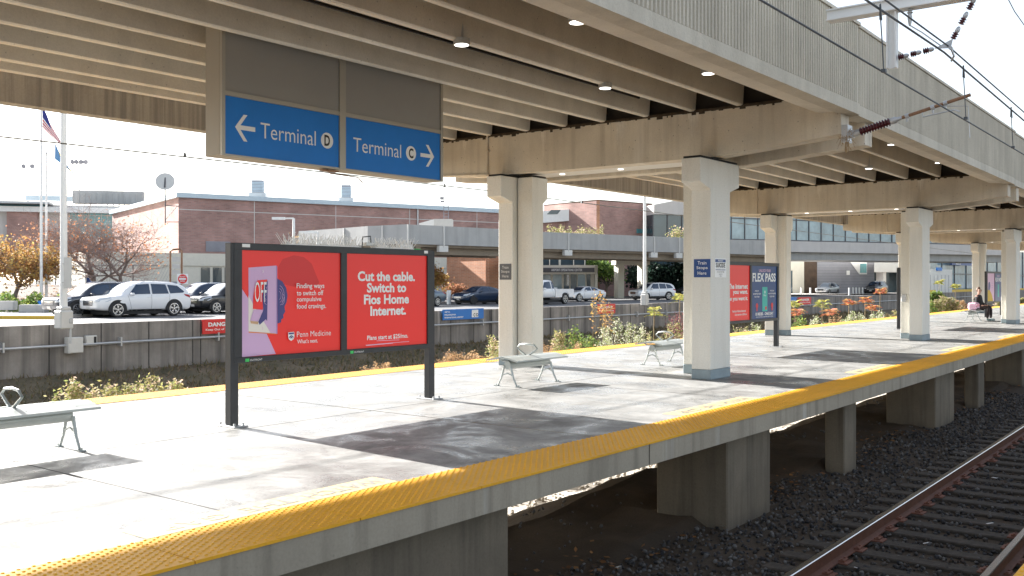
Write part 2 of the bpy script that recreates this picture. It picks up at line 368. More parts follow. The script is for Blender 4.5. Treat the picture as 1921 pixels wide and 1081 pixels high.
leafmat('leaf_tree', [(0.05, 0.10, 0.03), (0.10, 0.17, 0.04), (0.18, 0.26, 0.06)])
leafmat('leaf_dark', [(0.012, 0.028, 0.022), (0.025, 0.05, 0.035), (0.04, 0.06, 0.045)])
leafmat('leaf_grass', [(0.17, 0.14, 0.075), (0.26, 0.20, 0.12), (0.10, 0.11, 0.05), (0.28, 0.19, 0.14)], trans=0.2)
leafmat('ballast_stone', [(0.028, 0.028, 0.030), (0.085, 0.08, 0.075), (0.20, 0.19, 0.175), (0.04, 0.042, 0.048), (0.13, 0.12, 0.11), (0.07, 0.055, 0.045), (0.035, 0.035, 0.038), (0.05, 0.048, 0.046), (0.10, 0.075, 0.055)], trans=0)
leafmat('litter', [(0.22, 0.09, 0.03), (0.30, 0.16, 0.06), (0.16, 0.07, 0.03), (0.40, 0.22, 0.10)], trans=0.1)
# ------------------------------------------------------------------ ground under everything
def xo(y): return -4.60 + dr(y)                 # track-side platform edge
def xi(y): return -12.12 - 0.02 * (y - 8)       # far platform edge
def wallx(y): return -32.0 + dr(y)
def hnoise(x, y): return 0.5 * math.sin(x * 1.7 + 1.3 * math.sin(y * 0.9)) + 0.5 * math.sin(y * 1.31 + 1.1 * math.sin(x * 1.1 + 2))
prof = [(14, -1.40), (1, -1.40), (-3.2, -1.40), (-4.4, -1.40), (-5.4, -1.36), (-6.2, -1.31), (-6.9, -1.22), (-7.7, -1.55), (-8.9, -2.15), (-10.2, -2.45), (-13, -2.5), (-17, -2.45), (-24, -2.35), (-29, -2.1), (-31.6, -1.62), (-32.6, -1.6), (-40, -1.6)]
def gz(x):
    for (a, za), (b, zb) in zip(prof, prof[1:]):
        if b <= x <= a: return za + (zb - za) * (a - x) / (a - b)
    return -1.6
ys = [-30, -10] + [i * 0.5 for i in range(0, 100)] + [50 + i * 3 for i in range(60)] + [260, 600]
xs = sorted(set([p[0] for p in prof] + [i * 0.4 for i in range(-40, -10)] + [-20 - i for i in range(13)]), reverse=True)
mb = MB(); idx = {}
for j, y in enumerate(ys):
    for i, x in enumerate(xs):
        z = gz(x)
        if -32 < x < -5.2: z += 0.09 * hnoise(x * 1.3, y) + 0.04 * hnoise(x * 4, y * 3.3)
        mb.v.append((x + (dr(y) if y < 300 else dr(300)), y, z))
n = len(xs)
for j in range(len(ys) - 1):
    for i in range(n - 1):
        xm = (xs[i] + xs[i + 1]) / 2
        mb.f.append([j * n + i, j * n + i + 1, (j + 1) * n + i + 1, (j + 1) * n + i]); mb.m.append(0 if xm > -8.3 else (1 if xm > -14.5 else 2))
mb.build('trackbed_ground', [M['dirt'], M['ditch_gravel'], M['grass_ground']], kind='structure', smooth=R(80))
g = MB()
g.poly([(-3000, -3000, -1.9), (3000, -3000, -1.9), (3000, 3000, -1.9), (-3000, 3000, -1.9)])
gg = g.build('ground', M['asphalt'], kind='structure'); gg.location.z = -0.9
# terminal road and parking level behind the retaining wall
rd = MB(); ysr = [-30, 12, 60, 120, 300, 700]
for a, b in zip(ysr, ysr[1:]):
    rd.poly([(wallx(a) - 0.3, a, -0.2), (wallx(b) - 0.3, b, -0.2), (wallx(b) - 260, b, -0.2), (wallx(a) - 260, a, -0.2)])
rd.build('road', M['asphalt'], kind='structure')

# ------------------------------------------------------------------ far platform
def platform():
    T0 = 0.60
    root = empty('platform', (-8.4, 20, 0)); tag(root, kind='structure')
    joints = [-3.0, 8.05, 20.9, 33.6, 46.3, 59, 71.7, 90, 130]
    for a, b in zip(joints, joints[1:]):
        a2, b2 = a + 0.012, b - 0.012
        m_ = 4; mb = MB()
        for k in range(m_):
            y0 = a2 + (b2 - a2) * k / m_; y1 = a2 + (b2 - a2) * (k + 1) / m_
            p = [(xo(y0), y0), (xo(y1), y1), (xi(y1), y1), (xi(y0), y0)]
            vs = [(x, y, -0.215) for x, y in p] + [(x, y, 0) for x, y in p]
            fs = [(0, 3, 2, 1), (4, 5, 6, 7), (0, 1, 5, 4), (2, 3, 7, 6)]
            if k == 0: fs.append((3, 0, 4, 7))
            if k == m_ - 1: fs.append((1, 2, 6, 5))
            for q, f in enumerate(fs): mb.add(vs, [f], 0 if q == 1 else 1)
        mb.build('deck_slab', [M['plat'], M['slab_edge']], root)
    jf = MB()
    for a in joints[1:-1]: jf.box((xi(a) + .05, a - .011, -0.2), (xo(a) - .01, a + .011, -0.008))
    jf.build('joint_filler', M['joint'], root)
    gr = MB()                                              # saw-cut lines in the slab
    for a in (11.9, 16.4, 25, 29.2, 37.6, 42, 3.9): gr.box((xi(a) + .62, a - .006, 0.0), (xo(a) - T0 - .01, a + .006, 0.0015))
    for x in (-8.35,):
        for a, b in zip(joints, joints[1:5]): gr.alongy([(x - .006, 0), (x + .006, 0), (x + .006, .0015), (x - .006, .0015)], a + .02, b - .02, dr(a), dr(b))
    gr.build('saw_cut', M['joint'], root)
    for side in (0, 1):
        mb = MB()
        y = -3.0
        while y < 128:
            L_ = 1.22 if y < 60 else 6.1
            y1 = min(y + L_, 128)
            f = (lambda yy: xo(yy) + 0.012) if side == 0 else (lambda yy: xi(yy) + T0)
            a, b = y + 0.004, y1 - 0.004
            p = [(f(a), a), (f(b), b), (f(b) - T0, b), (f(a) - T0, a)]
            vs = [(x, yy, -0.012 if side == 0 else 0.001) for x, yy in p] + [(x, yy, 0.007) for x, yy in p]
            mb.add(vs, [(4, 5, 6, 7), (0, 1, 5, 4), (1, 2, 6, 5), (2, 3, 7, 6), (3, 0, 4, 7)])
            y = y1
        # truncated domes, a staggered grid
        vs = []; fs = []; sp = 0.0565; ymax = 34 if side == 0 else 26; y = 1.5 if side == 0 else 4.5; row = 0; base = 0
        ang = [(math.cos(t * math.pi / 3), math.sin(t * math.pi / 3)) for t in range(6)]
        while y < ymax:
            for k in range(10):
                x = -0.048 - k * 0.0575 - (0.0144 if row % 2 else -0.0144)
                xx = (xo(y) if side == 0 else xi(y) + T0) + x
                vs += [(xx + c * 0.0122, y + s_ * 0.0122, 0.007) for c, s_ in ang] + [(xx + c * 0.0075, y + s_ * 0.0075, 0.0125) for c, s_ in ang]
                fs += [(base + i, base + (i + 1) % 6, base + 6 + (i + 1) % 6, base + 6 + i) for i in range(6)] + [tuple(base + 6 + i for i in range(6))]
                base += 12
            y += 0.0405; row += 1
        mb.add(vs, fs)
        mb.build('tactile_strip', M['yellow'], root)
    # worn painted warnings behind the strip, read from the platform
    for y0 in (3.2, 9.9, 16.3, 22.9, 29.4, 42, 55):
        xa = xo(y0) - T0 - 0.02; mb = MB()
        mb.poly([(xa, y0, .0022), (xa, y0 + 2.1, .0022), (xa - .27, y0 + 2.1, .0022), (xa - .27, y0, .0022)], 0)
        for wd, yy, ww in (('WATCH', y0 + 2.03, .72), ('THE', y0 + 1.2, .42), ('GAP', y0 + 0.66, .48)):
            mb.text(wd, (xa - 0.20, yy, .0022), (0, -1, 0), (1, 0, 0), ww, .14, 1, bold=.02)
        mb.build('painted_warning', [M['yellow_faded'], M['paint_grey']], root)
    return root
platform()
# supporting piers under it
i_ = 0
for y0, y1, dep, lab in ((3.3, 6.31, 3.6, 'nearest broad concrete pier under the platform at the bottom of the picture'), (10.44, 11.68, .94, 'square concrete pier under the platform just beyond its slab joint'),
                    (14.59, 15.13, 0.30, 'first slim concrete pier under the platform beyond the square one'), (20.2, 21.65, .95, 'broad concrete pier under the platform between the two slim ones'),
                    (24.15, 24.75, 0.30, 'second slim concrete pier under the platform, farther down the track'), (30.0, 31.4, .95, 'farthest broad concrete pier under the platform at the right edge'),
                    (33.9, 34.5, .3, 'far slim concrete pier under the distant platform'), (39.8, 41.2, .95, 'distant broad concrete pier under the platform')):
    mb = MB(); e = -0.33; x1 = xo((y0 + y1) / 2) + e
    mb.bevbox((x1 - dep, y0, -1.75), (x1, y1, -0.205), 0.018)
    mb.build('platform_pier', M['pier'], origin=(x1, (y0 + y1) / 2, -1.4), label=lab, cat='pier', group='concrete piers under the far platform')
# long carrier beam under the slab, set back
mb = MB()
mb.alongy([(-7.1, -0.5), (-6.5, -0.5), (-6.5, -0.217), (-7.1, -0.217)], 14.5, 120, dr(14.5), dr(120))
# near platform, bottom right corner
root = empty('near_platform', (1.5, 8, 0), kind='structure')
MB().box((-0.98, 1.5, -0.3), (4.5, 60, 0)).build('deck_slab', M['plat'], root)
mb = MB().box((-1.02, 1.5, -0.012), (-0.42, 60, 0.007)); vs = []; fs = []; base = 0
y = 4.8; row = 0
while y < 8:
    for k in range(10):
        x = -0.985 + k * 0.059 + (0.0145 if row % 2 else -0.0145)
        vs += [(x + c * .0165, y + s_ * .0165, .007) for c, s_ in [(math.cos(t * math.pi / 3), math.sin(t * math.pi / 3)) for t in range(6)]] + [(x + c * .009, y + s_ * .009, .0125) for c, s_ in [(math.cos(t * math.pi / 3), math.sin(t * math.pi / 3)) for t in range(6)]]
        fs += [(base + i, base + (i + 1) % 6, base + 6 + (i + 1) % 6, base + 6 + i) for i in range(6)] + [tuple(base + 6 + i for i in range(6))]; base += 12
    y += .0353; row += 1
mb.add(vs, fs); mb.build('tactile_strip', M['yellow'], root)

# ------------------------------------------------------------------ track
def railx(y, k): return (-3.49 if k == 0 else -2.03) - 0.010 * max(0, y - 8)
for k in (0, 1):
    ysr = [2, 8, 14, 20, 30, 45, 70, 120]
    rp = [(-.07, -.16), (.07, -.16), (.07, -.148), (.012, -.13), (.010, -.045), (.034, -.034), (.036, -.008), (.030, 0), (-.030, 0), (-.036, -.008), (-.034, -.034), (-.010, -.045), (-.012, -.13), (-.07, -.148)]
    mb = MB()
    for a, b in zip(ysr, ysr[1:]):
        n = len(rp); vs = [(railx(a, k) + x, a, -1.2 + z) for x, z in rp] + [(railx(b, k) + x, b, -1.2 + z) for x, z in rp]
        for i in range(n):
            mb.add(vs, [(i, (i + 1) % n, n + (i + 1) % n, n + i)], 1 if i in (6, 7, 8) else 0)
    lab = ('shiny-topped steel rail nearest the far platform, running down the track', 'second steel rail at the bottom right corner beside the near platform')[k]
    mb.build('rail', [M['rail_side'], M['rail_top']], origin=(railx(8, k), 8, -1.36), label=lab, cat='rail', group='rails of the track')
tie = MB(); tie.bevbox((-1.28, -.11, -.17), (1.28, .11, 0), .012)
tie_root = empty('railway_tie', (0, 0, 0)); tb = tie.build('beam', M['tie_wood'], tie_root, local=True)
for s_ in (-1, 1):
    p = MB(); p.bevbox((s_ * .73 - .17, -.09, 0), (s_ * .73 + .17, .09, .018), .004)
    for dx in (-.10, .10):
        p.cyl((s_ * .73 + dx, .045, .015), (s_ * .73 + dx, .045, .05), .014, n=6); p.cyl((s_ * .73 + dx, -.045, .015), (s_ * .73 + dx, -.045, .05), .014, n=6)
        p.box((s_ * .73 + dx - .03, -.065, .018), (s_ * .73 + dx + .03, .065, .04))
    p.build('tie_plate', M['tie_plate'], tie_root, local=True)
y = 4.6; k = 0
while y < 60:
    o = tie_root if k == 0 else copy_tree(tie_root)
    o.location = ((railx(y, 0) + railx(y, 1)) / 2 + rnd.uniform(-.05, .05), y, -1.360 + rnd.uniform(-.008, .006)); o.rotation_euler = (0, 0, R(rnd.uniform(-.8, .8) - .5))
    tag(o, 'dark weathered wooden railway tie lying in the ballast under the rails', 'railway tie', 'railway ties under the rails')
    y += 0.54 + rnd.uniform(-.015, .015); k += 1

def scatter(name, m_, n, xr, yr, size, seed, zoff=0.0, flat=0.7, kind='stuff', ypow=1.6, zf=None):
    rg = np.random.default_rng(seed)
    bm = bmesh.new(); bmesh.ops.create_icosphere(bm, subdivisions=1, radius=1)
    bv = np.array([v.co[:] for v in bm.verts]); bf = np.array([[v.index for v in f.verts] for f in bm.faces]); bm.free()
    t = rg.random(n) ** ypow; Y = yr[0] + (yr[1] - yr[0]) * t; X = rg.uniform(xr[0], xr[1], n)
    sz = rg.uniform(size[0], size[1], n) * (1 + 0.6 * t)
    A = rg.normal(size=(n, 3, 3)); Q, _ = np.linalg.qr(A)
    sc = np.stack([np.ones(n), rg.uniform(.6, 1, n), rg.uniform(.45, flat, n)], 1)
    V = bv[None] * (1 + rg.uniform(-.22, .22, (n, len(bv), 1))) * sc[:, None, :] * sz[:, None, None]
    V = np.einsum('nij,nkj->nki', Q, V)
    Z = np.array([zf(x) for x in X]) + rg.uniform(-.012, .015, n) + zoff
    V[:, :, 0] += (X + np.array([dr(y) for y in Y]))[:, None]; V[:, :, 1] += Y[:, None]; V[:, :, 2] += Z[:, None]
    Fc = (bf[None] + (np.arange(n) * len(bv))[:, None, None]).reshape(-1, 3)
    me = bpy.data.meshes.new(name); me.vertices.add(n * len(bv)); me.vertices.foreach_set('co', V.reshape(-1))
    me.loops.add(Fc.size); me.loops.foreach_set('vertex_index', Fc.reshape(-1).astype(np.int32))
    me.polygons.add(len(Fc)); me.polygons.foreach_set('loop_start', np.arange(0, Fc.size, 3, dtype=np.int32)); me.update(calc_edges=True)
    me.materials.append(m_); o = bpy.data.objects.new(name, me); C.objects.link(o); return tag(o, kind=kind)
scatter('ballast', M['ballast_stone'], 20000, (-5.5, -1.0), (4.2, 28), (.014, .029), 1, zoff=0.0, zf=lambda x: -1.388 + .03 * max(0, min(1, (-4.4 - x))))
scatter('ditch_stones', M['ditch_gravel'], 3500, (-12.5, -8.4), (5, 30), (.03, .06), 2, zf=gz)
scatter('bank_rubble', M['stone'], 450, (-7.6, -5.3), (5, 26), (.008, .024), 3, zf=gz)
def leaves(mb, pts, size, rg, flat=False, asp=0.5, mi=None):
    for p in pts:
        d = Vector((rg.gauss(0, 1), rg.gauss(0, 1), rg.gauss(0, .6))).normalized(); s_ = size * rg.uniform(.6, 1.3)
        n_ = Vector((rg.gauss(0, 1), rg.gauss(0, 1), rg.gauss(0, 1)))
        if flat: d.z *= .2; n_ = Vector((rg.gauss(0, .3), rg.gauss(0, .3), 1))
        e = d.cross(n_).normalized() * s_ * asp * .5; d = d.normalized() * s_
        p = Vector(p); mb.add([p, p + d * .5 + e, p + d, p + d * .5 - e], [(0, 1, 2, 3)], mi)
    return mb
rg = random.Random(5); mb = MB(); pts = []
for _ in range(420):
    y = 6 + 24 * rg.random() ** 1.3; x = rg.gauss(-5.35, .22)
    pts.append((x + dr(y), y, gz(x) + .03))
leaves(mb, pts, .075, rg, flat=True, asp=.7); mb.build('leaf_litter', M['litter'], kind='stuff')
mb = MB(); pts = [(rg.uniform(-5.2, -2.1), 5.5 + 14 * rg.random(), -1.315) for _ in range(16)]
leaves(mb, pts, .09, rg, flat=True, asp=.8); mb.build('scrap_paper', M['print_white'], kind='stuff')

# ------------------------------------------------------------------ canopy (the roadway deck over the platform)
BY = [1.45, 14.15, 26.75, 39.35, 51.95, 64.55, 77.2]         # bents
RIBX = [-12.84, -12.22, -11.35, -10.47, -9.65, -8.85, -8.01, -7.17, -6.36]
canopy = empty('canopy_deck', (-9, 20, 4.3), label='ribbed concrete roadway deck forming the canopy over the platform', cat='canopy')
TD = 0.5                                                    # gap kept free above the twin beams
for i in range(len(BY) - 1):
    y0, y1 = BY[i] + .62, BY[i + 1] - .16
    if i == 0: y0 = -6
    d0, d1 = dr(BY[i] + 2) , dr(BY[i + 1])
    mb = MB(); mb.alongy([(-12.95, 4.86), (-4.84, 4.86), (-4.84, 5.1), (-12.95, 5.1)], y0 - .45, y1 + .45, d0, d1); mb.build('deck_slab', M['void'], canopy)  # slab near black: shade between the ribs put into the colour
    for x in RIBX:
        mb = MB(); mb.alongy([(x - .055, 4.265), (x - .035, 4.25), (x + .035, 4.25), (x + .055, 4.265), (x + .095, 4.859), (x - .095, 4.859)], y0, y1, d0, d1)
        mb.build('rib', M['canopy'], canopy)
    mb = MB(); mb.alongy([(-5.60, 4.262), (-5.15, 4.012), (-4.86, 3.992), (-4.86, 5.15), (-5.55, 5.15)], y0 - .42, y1 + .42, d0, d1); mb.build('edge_beam', M['canopy'], canopy)
    # fluted fascia panels, the flutes modelled
    for side in (0, 1):
        xin, xout, zb, zt = (-4.84, -4.62, 3.97, 5.27) if side == 0 else (-12.92, -13.16, 3.87, 5.2)
        sgn = 1 if side == 0 else -1
        a, b = (BY[i] + .2 if i else -6), BY[i + 1] + .17
        mb = MB()
        mb.alongy([(xin, zb), (xout, zb), (xout, zb + .16), (xout - sgn * .026, zb + .17), (xout - sgn * .026, zt), (xin, zt)] if side == 0 else [(xin, zb), (xout, zb), (xout, zt), (xin, zt)], a + .012, b - .012, d0, d1)
        if side == 0:
            per = 0.082; n = int((b - a - .1) / per)
            for k in range(n):
                yy = a + .06 + k * per; dd = d0 + (d1 - d0) * (yy - a) / (b - a)
                xx = xout - .026 + dd
                vs = [(xx, yy, zb + .165), (xx + .026, yy + .008, zb + .165), (xx + .026, yy + .042, zb + .165), (xx, yy + .050, zb + .165)]
                vs += [(v[0], v[1], zt - .012) for v in vs]
                mb.add(vs, [(0, 1, 5, 4), (1, 2, 6, 5), (2, 3, 7, 6), (4, 5, 6, 7), (3, 2, 1, 0)])
        mb.build('fascia_panel', M['fascia'] if side == 0 else M['streaky'], canopy)
        cp = MB(); cp.alongy([(xin - .02, zt), (xout + .015 * sgn, zt), (xout + .01 * sgn, zt + .05), (xin - .02, zt + .05)], a + .01, b - .01, d0, d1); cp.build('coping', M['fascia'], canopy)
        if side == 0 and i > 0: MB().box((xout - .03 + d0, a - .014, zb + .02), (xout - .006 + d0, a + .014, zt)).build('joint_seal', M['off_white'], canopy)
jj = MB()
for i in range(len(BY) - 1): jj.alongy([(-4.856, 3.978), (-4.838, 3.978), (-4.838, 4.05), (-4.856, 4.05)], (BY[i] + .2 if i else -6), BY[i + 1] + .2, dr(BY[i] + 2), dr(BY[i + 1]))
jj.build('dark_joint', M['joint'], canopy)  # dark seam between edge beam and fascia panels
# trough for the lighting between two ribs
tr = MB(); tr.alongy([(-7.66, 4.58), (-7.5, 4.58), (-7.5, 4.66), (-7.66, 4.66)], -3, 13.2); tr.alongy([(-7.40, 4.50), (-7.33, 4.50), (-7.33, 4.56), (-7.40, 4.56)], -3, 13.2)
tr.alongy([(-7.86, 4.44), (-7.83, 4.44), (-7.83, 4.47), (-7.86, 4.47)], -3, 13.4)
tr.build('cable_trough', M['void'], canopy)

# cross beams (twin, one behind the other at each expansion joint)
def crossbeam(yc, dx, wd, x0, x1, z0, lab, tw):
    root = empty('cross_beam', (-9 + dx, yc, 3.5), label=lab, cat='beam', group='concrete cross beams carrying the canopy')
    y0, y1 = yc - wd / 2, yc + wd / 2; mb = MB()
    zt = 4.246
    o = [(x0, z0 + .13), (x0 + 1.6, z0), (-6.8, z0), (x1, z0 + .17), (x1, 3.985), (-5.15, 4.008), (-5.60, 4.258), (-5.7, zt), (-12.95, zt), (-12.95, 3.865), (x0, 3.865)]
    mb.prism([(a + dx, b) for a, b in o], (0, y0, 0), (1, 0, 0), (0, 0, 1), (0, wd, 0)); mb.build('beam', M['beam'], root)
    # dark debris hanging over the top edge
    r2 = random.Random(int(yc * 10)); ms = MB()
    ms.box((-12.9 + dx, y0 - .012, zt - .02), (-5.72 + dx, y0 + .05, zt + .022))
    x = -12.8
    while x < -5.8:
        l = r2.uniform(.02, .14); hgt = r2.choice([.008, .012, .018, .025, .04]) * r2.uniform(.6, 1.2)
        ms.box((x + dx, y0 - .008, zt - .02 - hgt), (x + l * .8 + dx, y0 + .004, zt - .018)); x += l + r2.uniform(.0, .22)
    ms.build('debris', M['moss'], root)
    if tw:                                         # pale lime runs down the face below the leaking joints
        for (cx_, w_, l_) in (((-10.15, .10, .66), (-8.55, .22, .60), (-7.2, .20, .42), (-12.0, .10, .3)) if yc < 20 else ((-9.6, .12, .5), (-6.9, .16, .4))):
            ms = MB(); n = int(w_ / .012)
            for k in range(n):
                q = (k + .5) / n * 2 - 1; ll = l_ * (1 - .75 * abs(q) ** 1.5) * r2.uniform(.45, 1.0); a = cx_ + dx + q * w_ / 2 * (1 + .2 * q); ww = r2.uniform(.003, .008)
                zb_ = max(3.54, zt - .03 - ll); ms.poly([(a - ww, y0 - .0015, zt - .03), (a - ww * .3, y0 - .0015, zb_), (a + ww * .3, y0 - .0015, zb_), (a + ww, y0 - .0015, zt - .03)])
            ms.build('lime_stain', M['lime'], root)
    if tw: MB().box((-12.9 + dx, y0 + .10, 4.2), (-5.60 + dx, y0 + .13, 4.857)).build('shade_sheet', M['void'], root)  # dark sheet added so the gaps above the beam read as deep shade
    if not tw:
        ms = MB(); ms.box((-12.9 + dx, y1 + .17, 4.2), (-5.72 + dx, y1 + .20, 4.857)); ms.build('shade_sheet', M['void'], root)  # same added dark sheet behind the rear twin
    return root
names = ['nearest', 'second', 'third', 'fourth', 'fifth']
def column(xc, yc, top, lab, grp, foot=True, fl=.34, capf=True, capb=True, wx=.33, wy=.70, capdepth=.35):
    root = empty('canopy_column', (xc, yc, 0), label=lab, cat='column', group=grp)
    x0, x1 = xc - wx / 2, xc + wx / 2; ya, yb = yc - wy / 2, yc + wy / 2
    f = fl if capf else 0; bk = fl if capb else 0
    hz = top - .37; lz = top - .37 - .10
    o = [(ya, 0.155 if foot else 0.0), (yb, 0.155 if foot else 0.0), (yb, lz), (yb + bk, hz), (yb + bk, top), (ya - f, top), (ya - f, hz), (ya, lz)]
    if not capf: o = [p for p in o if p != (ya - f, hz)]
    mb = MB(); mb.prism(o, (x0, 0, 0), (0, 1, 0), (0, 0, 1), (wx, 0, 0)); ob = mb.build('shaft', M['column_paint'], root)
    bv = ob.modifiers.new('b', 'BEVEL'); bv.width = .012; bv.segments = 2; bv.limit_method = 'ANGLE'
    if foot: MB().bevbox((x0 - .004, ya - .004, 0), (x1 + .004, yb + .004, .154), .008).build('painted_foot', M['column_foot'], root)
    MB().box((x0 + .02, ya - f + .03, top), (x1 - .02, yb + bk - .03, top + .035)).build('bearing_pad', M['joint'], root)
    return root
frontlab = ['white concrete column carrying the train-stop and notice plates', 'tall cream concrete column in the front row just beyond the first one', 'cream column in the front row beside the seated person', 'far cream column in the front row at the right edge']
rearlab = ['cream twin column in the rear row behind the nearest grey bench', 'cream column in the rear row with two red alarm boxes', 'cream column in the rear row left of the seated person', 'distant cream column in the rear row']
for i, y in enumerate(BY[1:6]):
    dx = (0, -.20, -.30, -.42, -.6)[i]; dxr = (0, -.235, -.15, -.25, -.4)[i]; tw_ = (-.535, -.43, -.31, -.3, -.3)[i]; tr_ = (.355, .27, .22, .22, .22)[i]
    crossbeam(y, dx, .34, -13.15, -4.83, 3.50, names[i] + ' long concrete cross beam over the platform columns', True)
    crossbeam(y + 1.06, dx, .34, -13.15, -4.83, 3.46, 'rear twin of the ' + names[i] + ' concrete cross beam', False)
    # soffit panel with small lamps between the twins
    p = empty('soffit_panel', (-9 + dx, y + .53, 3.6), label='grey soffit panel with small lamps between the ' + names[i] + ' twin beams', cat='soffit', group='soffit panels between twin beams')
    MB().box((-11.0 + dx, y + .18, 3.52), (-7.2 + dx, y + .88, 3.56)).build('panel', M['off_white'], p)
    for k in range(3): MB().cyl((-10.2 + k * 1.25 + dx, y + .5, 3.519), (-10.2 + k * 1.25 + dx, y + .5, 3.505), .05, n=14).build('lamp', M['lamp_dim'], p)
    if i < 4:
        column(-6.965 + dx, y, 3.44, frontlab[i], 'columns of the front row')
        column(-6.965 + tw_ + dx, y + .72, 3.42, 'rear twin standing behind the ' + frontlab[i], 'rear twins of the front row columns', capf=False, wy=.66)
        column(-10.965 + dxr, y + .06, 3.44, rearlab[i], 'columns of the rear row', wy=.56)
        column(-10.965 + tr_ + dxr, y + .07, 3.43, 'right-hand twin of the ' + rearlab[i], 'rear twins of the rear row columns', capf=False, wy=.34, fl=.14)
# downlights under the deck
def downlight(x, y, z, lab):
    r_ = empty('downlight', (x, y, z), label=lab, cat='ceiling light', group='round downlights under the canopy')
    MB().cyl((x, y, z), (x, y, z + .07), .095, n=20, caps=True).build('housing', M['lamp_shell'], r_, smooth=True)
    MB().cyl((x, y, z - .004), (x, y, z + .002), .078, n=20).build('lens', M['lamp_glow'], r_); MB().cyl((x, y, z + .07), (x, y, 4.86), .02, n=8).build('stem', M['lamp_shell'], r_)
for x, y, lab in ((-7.26, 8.41, 'round downlight left of the ceiling trough above the terminal sign'), (-7.29, 11.52, 'round downlight at the middle of the dark trough'), (-5.68, 8.43, 'round downlight at the top edge of the picture beside the edge beam'),
                  (-5.72, 11.54, 'round downlight beside the edge beam, before the nearest cross beam'), (-5.8, 19.71, 'round downlight behind the big brown insulator'), (-5.84, 23.37, 'round downlight beside the edge beam in the second bay'), (-7.46, 23.53, 'round downlight among the ribs of the second bay'),
                  (-6.0, 33, 'round downlight beside the edge beam in the third bay')):
    downlight(x * .985, y * .985, 4.20, lab)
# conduit on the nearest beam
mb = MB(); mb.cyl((-11.42, 13.96, 3.5), (-11.42, 13.96, 4.3), .018); mb.cyl((-11.42, 13.965, 3.53), (-13.1, 13.965, 3.60), .022)
for z in (3.5, 3.95): mb.box((-11.46, 13.93, z), (-11.38, 13.99, z + .03))
mb.build('conduit', M['beam'], origin=(-11.42, 13.96, 3.5), label='thin vertical conduit pipe on the face of the nearest cross beam', cat='conduit')
for yb, lab in ((26.75, 'thin yellowish conduit on the face of the second cross beam'), (39.35, 'thin conduit on the face of the third cross beam')):
    dx = -.2 if yb < 30 else -.3; mb = MB(); mb.cyl((-11.42 + dx, yb - .19, 3.5), (-11.42 + dx, yb - .19, 4.25), .016); mb.box((-11.46 + dx, yb - .22, 3.9), (-11.38 + dx, yb - .17, 3.93))
    mb.build('conduit', M['beam'], origin=(-11.42 + dx, yb, 3.5), label=lab, cat='conduit')
# ------------------------------------------------------------------ hanging terminal sign
def terminal_sign():
    xf, y0, y1, z0, z1 = -9.10, 6.48, 10.13, 2.93, 4.62
    t = empty('terminal_sign', (xf - .15, (y0 + y1) / 2, z0), label='blue hanging sign pointing to Terminal D and Terminal C', cat='sign')
    mb = MB(); mb.bevbox((xf - .30, y0, z0 - .0), (xf - .02, y1, z1), .01); mb.build('casing', M['sign_side'], t)
    fr = MB(); ym = 8.26
    for a, b in ((y0, y0 + .045), (ym - .05, ym + .05), (y1 - .045, y1)): fr.box((xf - .019, a, z0), (xf + .012, b, z1))
    for a, b in ((y0 + .045, ym - .05), (ym + .05, y1 - .045)): fr.box((xf - .019, a, 3.60), (xf + .006, b, 3.65)); fr.box((xf - .019, a, z0), (xf + .006, b, z0 + .02))
    fr.build('frame', M['sign_frame'], t)
    for a, b in ((y0 + .045, ym - .05), (ym + .05, y1 - .045)):
        MB().box((xf - .018, a + .005, 3.652), (xf - .004, b - .005, z1 - .01)).build('blank_panel', M['sign_grey'], t)
    def panel(a, b, letter, left):
        mb = MB(); mb.box((xf - .018, a + .004, z0 + .022), (xf - .006, b - .004, 3.598), 0)
        W = b - a; zc = z0 + .335; X = xf - .006; Y = (0, 1, 0); Zv = (0, 0, 1)
        def pl(pts, mi, l=.002): mb.poly([(X + l, a + p, z0 + q) for p, q in pts], mi)
        def disc(p, q, r, mi, l): pl([(p + r * math.cos(2 * math.pi * i / 28), q + r * math.sin(2 * math.pi * i / 28)) for i in range(28)], mi, l)
        def arrow(cx, sg):
            L_ = .25; t_ = .026; q = .335
            pl([(cx - L_ / 2, q - t_), (cx + L_ / 2, q - t_), (cx + L_ / 2, q + t_), (cx - L_ / 2, q + t_)], 1, .0021)
            tip = cx + sg * (L_ / 2 + .025)
            for d in (1, -1):
                pts = [(tip, q), (tip - sg * .052, q), (tip - sg * .052 - sg * .115, q + d * .150), (tip - sg * .115, q + d * .150)]
                pl([(p, qq) for p, qq in pts], 1, .0028)
        if left:
            arrow(.29, -1); mb.text('Terminal', (X, a + .49, z0 + .25), Y, Zv, .82, .178, 1, bold=-.004); cx = 1.49
        else:
            mb.text('Terminal', (X, a + .14, z0 + .25), Y, Zv, .86, .178, 1, bold=-.004); cx = 1.19; arrow(1.50, 1)
        disc(cx, .335, .098, 1, .002)
        mb.text(letter, (X, a + cx, z0 + .268), Y, Zv, .09, .135, 2, bold=.03, lift=.004, align='C')
        mb.build('blue_panel', [M['blue_sign'], M['print_white'], M['print_black']], t)
    panel(y0 + .045, ym - .05, 'D', True); panel(ym + .05, y1 - .045, 'C', False)
    hb = MB()
    for y in (y0 + .5, y1 - .5): hb.box((xf - .2, y - .03, z1), (xf - .1, y + .03, 4.86))
    hb.build('hanger', M['sign_side'], t)
    w_ = MB(); w_.tube([(xf - .1, 8.10, z0), (xf - .1, 8.15, z0 - .05), (xf - .1, 8.62, z0 - .06), (xf - .1, 8.7, z0 - .12)], .008, 6); w_.box((xf - .13, 8.0, z0 - .03), (xf - .05, 8.25, z0 - .012)); w_.build('bracket', M['rusty'], t)
terminal_sign()

